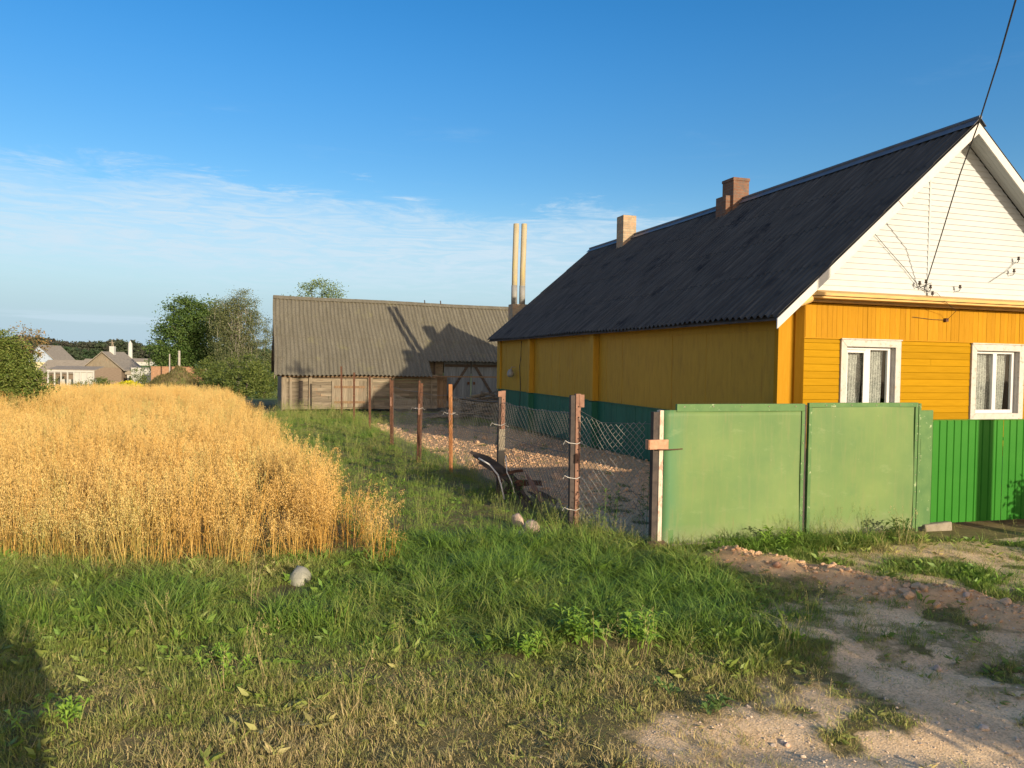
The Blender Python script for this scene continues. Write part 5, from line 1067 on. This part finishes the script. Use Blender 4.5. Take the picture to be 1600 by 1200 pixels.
p = at(193, 597, 76); fb = empty('flower_bed', (p.x, p.y, H(p.x, p.y)), 0, 'bed of bright yellow flowers at the far edge of the oats', 'flower bed'); r = np.random.default_rng(4); n = 2600; x = r.uniform(-2.2, 2.2, n); y = r.uniform(-.9, .9, n); z = 1.42*(.80+.30*np.exp(-((x-.6)/.9)**2))*(1-(x/2.3)**4)*r.uniform(.25, 1, n)**.5
v, f = diamonds(np.stack([x, y, z], 1), r.normal(0, 1, (n, 3)), .14, .10, r); link('flowers', npmesh('flowers', v, f), leafmat('yellow blossom', (.55, .50, .01), (.72, .66, .03), .3), fb)
v, f = diamonds(np.stack([x, y, z*.55], 1), r.normal(0, .4, (n, 3))+[0, 0, 1], .3, .04, r); link('foliage', npmesh('foliage', v, f), M['leaf_mid'], fb)
# poles and masts
def mast(name, label, px, y0, Y_, r0, m_, extra=None, cat='pole'):
    g = G0(px, Y_); top = at(px, y0, Y_).z; o = empty(name, g, 0, label, cat); b = MB(); b.tube([(0, 0, -.2), (0, 0, top-g[2])], [r0*1.2, r0], 10); b.build('shaft', m_, o, True); hgt = top-g[2]
    if extra == 'stay': b = MB(); b.tube([(0, 0, hgt-.2), (1.4, 0, 2.5)], .07, 8); b.build('stay_pole', m_, o)
    if extra in ('stay', 'arm'): b = MB(); b.box(-.35, .35, -.03, .03, hgt-.42, hgt-.34); b.build('crossarm', m_, o)
    if extra == 'cap': b = MB(); b.tube([(0, 0, hgt), (0, 0, hgt+.9)], [r0*.75, r0*.15], 12); b.build('cap', m_, o)
    return o
mast('far_pole', 'concrete utility pole with slanting stay behind the wooden house', 175, 531, 110, .07, M['barn_wood_v'], 'stay')
mast('water_tower', 'pale cylindrical tower rising against the distant woods', 203.5, 536, 300, .75, M['white_far'], 'cap', 'tower')
mast('far_pole', 'dark thin utility pole right of the pale tower', 233, 531, 112, .07, M['dark_wood'], 'arm'); mast('far_pole', 'thin pale pole behind the large left bush', 33, 525, 70, .05, M['barn_wood_v'], 'arm')
mast('white_post', 'thinner white trunk under the dark broadleaf tree', 265, 553, 88, .07, M['birch_bark'], None, 'trunk'); mast('white_post', 'thicker white trunk under the dark broadleaf tree', 280, 548, 88, .13, M['birch_bark'], None, 'trunk')
o, rf = gable_house('farm_building', 'long low white farm building far across the green field', 240, 430, R(90), 8, 26, 2.2, 1.6, M['white_far'], M['white_far'], M['slate_far'], cat='farm building')

# ------------------------------------------------------------------ things just outside the frame that throw the foreground shadows
def offbush(loc, blobs, seed, label): tree('shrub', label, 'shrub', loc, blobs, 'leaf_bush', 1.0, .05, 520, 70, .14, .09, seed, limbs=20)
offbush((9.0, 8.6, 0), [(0, 0, .75, .6, .6, .62), (.5, 0, .5, .6, .6, .5)], 91, 'rounded shrub beside the utility pole right of the gravel')
offbush((6.1, .7, 0), [(0, 0, .95, .7, .8, .8), (1.0, .2, 1.1, .9, .8, .9), (2.0, .1, 1.0, .9, .8, .9), (0, 1.0, .7, .6, .6, .6)], 92, 'broad unseen shrub near the viewer on the right, added to cast shade')  # stands in for an unknown object; added for its shadow on the soil

# photographer standing behind the lens, whose shadow falls at lower left
def person():
    root = empty('person', (.36, -.42, 0), R(0), 'person in dark jacket and trousers standing at the roadside, hands raised to the face', 'person')
    pts = {'pel': (0, 0, .98, .20), 'wst': (0, 0, 1.12, .19), 'chs': (0, 0, 1.36, .20), 'nk': (0, 0, 1.56, .065), 'hd': (0, .01, 1.68, .11), 'tp': (0, .01, 1.78, .10)}
    for s, n in ((-1, 'l'), (1, 'r')):
        pts['hip'+n] = (s*.10, 0, .92, .13); pts['kn'+n] = (s*.11, .02, .52, .10); pts['an'+n] = (s*.11, 0, .10, .08); pts['to'+n] = (s*.14, .15, .04, .035)
        pts['sh'+n] = (s*.19, 0, 1.47, .07); pts['el'+n] = (s*.24, .10, 1.26, .05); pts['wr'+n] = (s*.09, .22, 1.48, .035); pts['ha'+n] = (s*.05, .24, 1.56, .04)
    ed = [('pel', 'wst'), ('wst', 'chs'), ('chs', 'nk'), ('nk', 'hd'), ('hd', 'tp')]
    for n in 'lr': ed += [('pel', 'hip'+n), ('hip'+n, 'kn'+n), ('kn'+n, 'an'+n), ('an'+n, 'to'+n), ('chs', 'sh'+n), ('sh'+n, 'el'+n), ('el'+n, 'wr'+n), ('wr'+n, 'ha'+n)]
    ks = list(pts); me = bpy.data.meshes.new('body'); me.from_pydata([pts[k][:3] for k in ks], [(ks.index(a), ks.index(b)) for a, b in ed], [])
    root.scale = (1.14, 1.14, 1.14)
    o = link('body', me, mixed('dark clothing', (.03, .035, .05), (.05, .055, .07), 6), root); md = o.modifiers.new('skin', 'SKIN'); sv = me.skin_vertices[0].data
    for i, k in enumerate(ks): sv[i].radius = (pts[k][3], pts[k][3]*.85)
    sv[0].use_root = True; o.modifiers.new('sub', 'SUBSURF').levels = 2; o.modifiers['sub'].render_levels = 2
person()
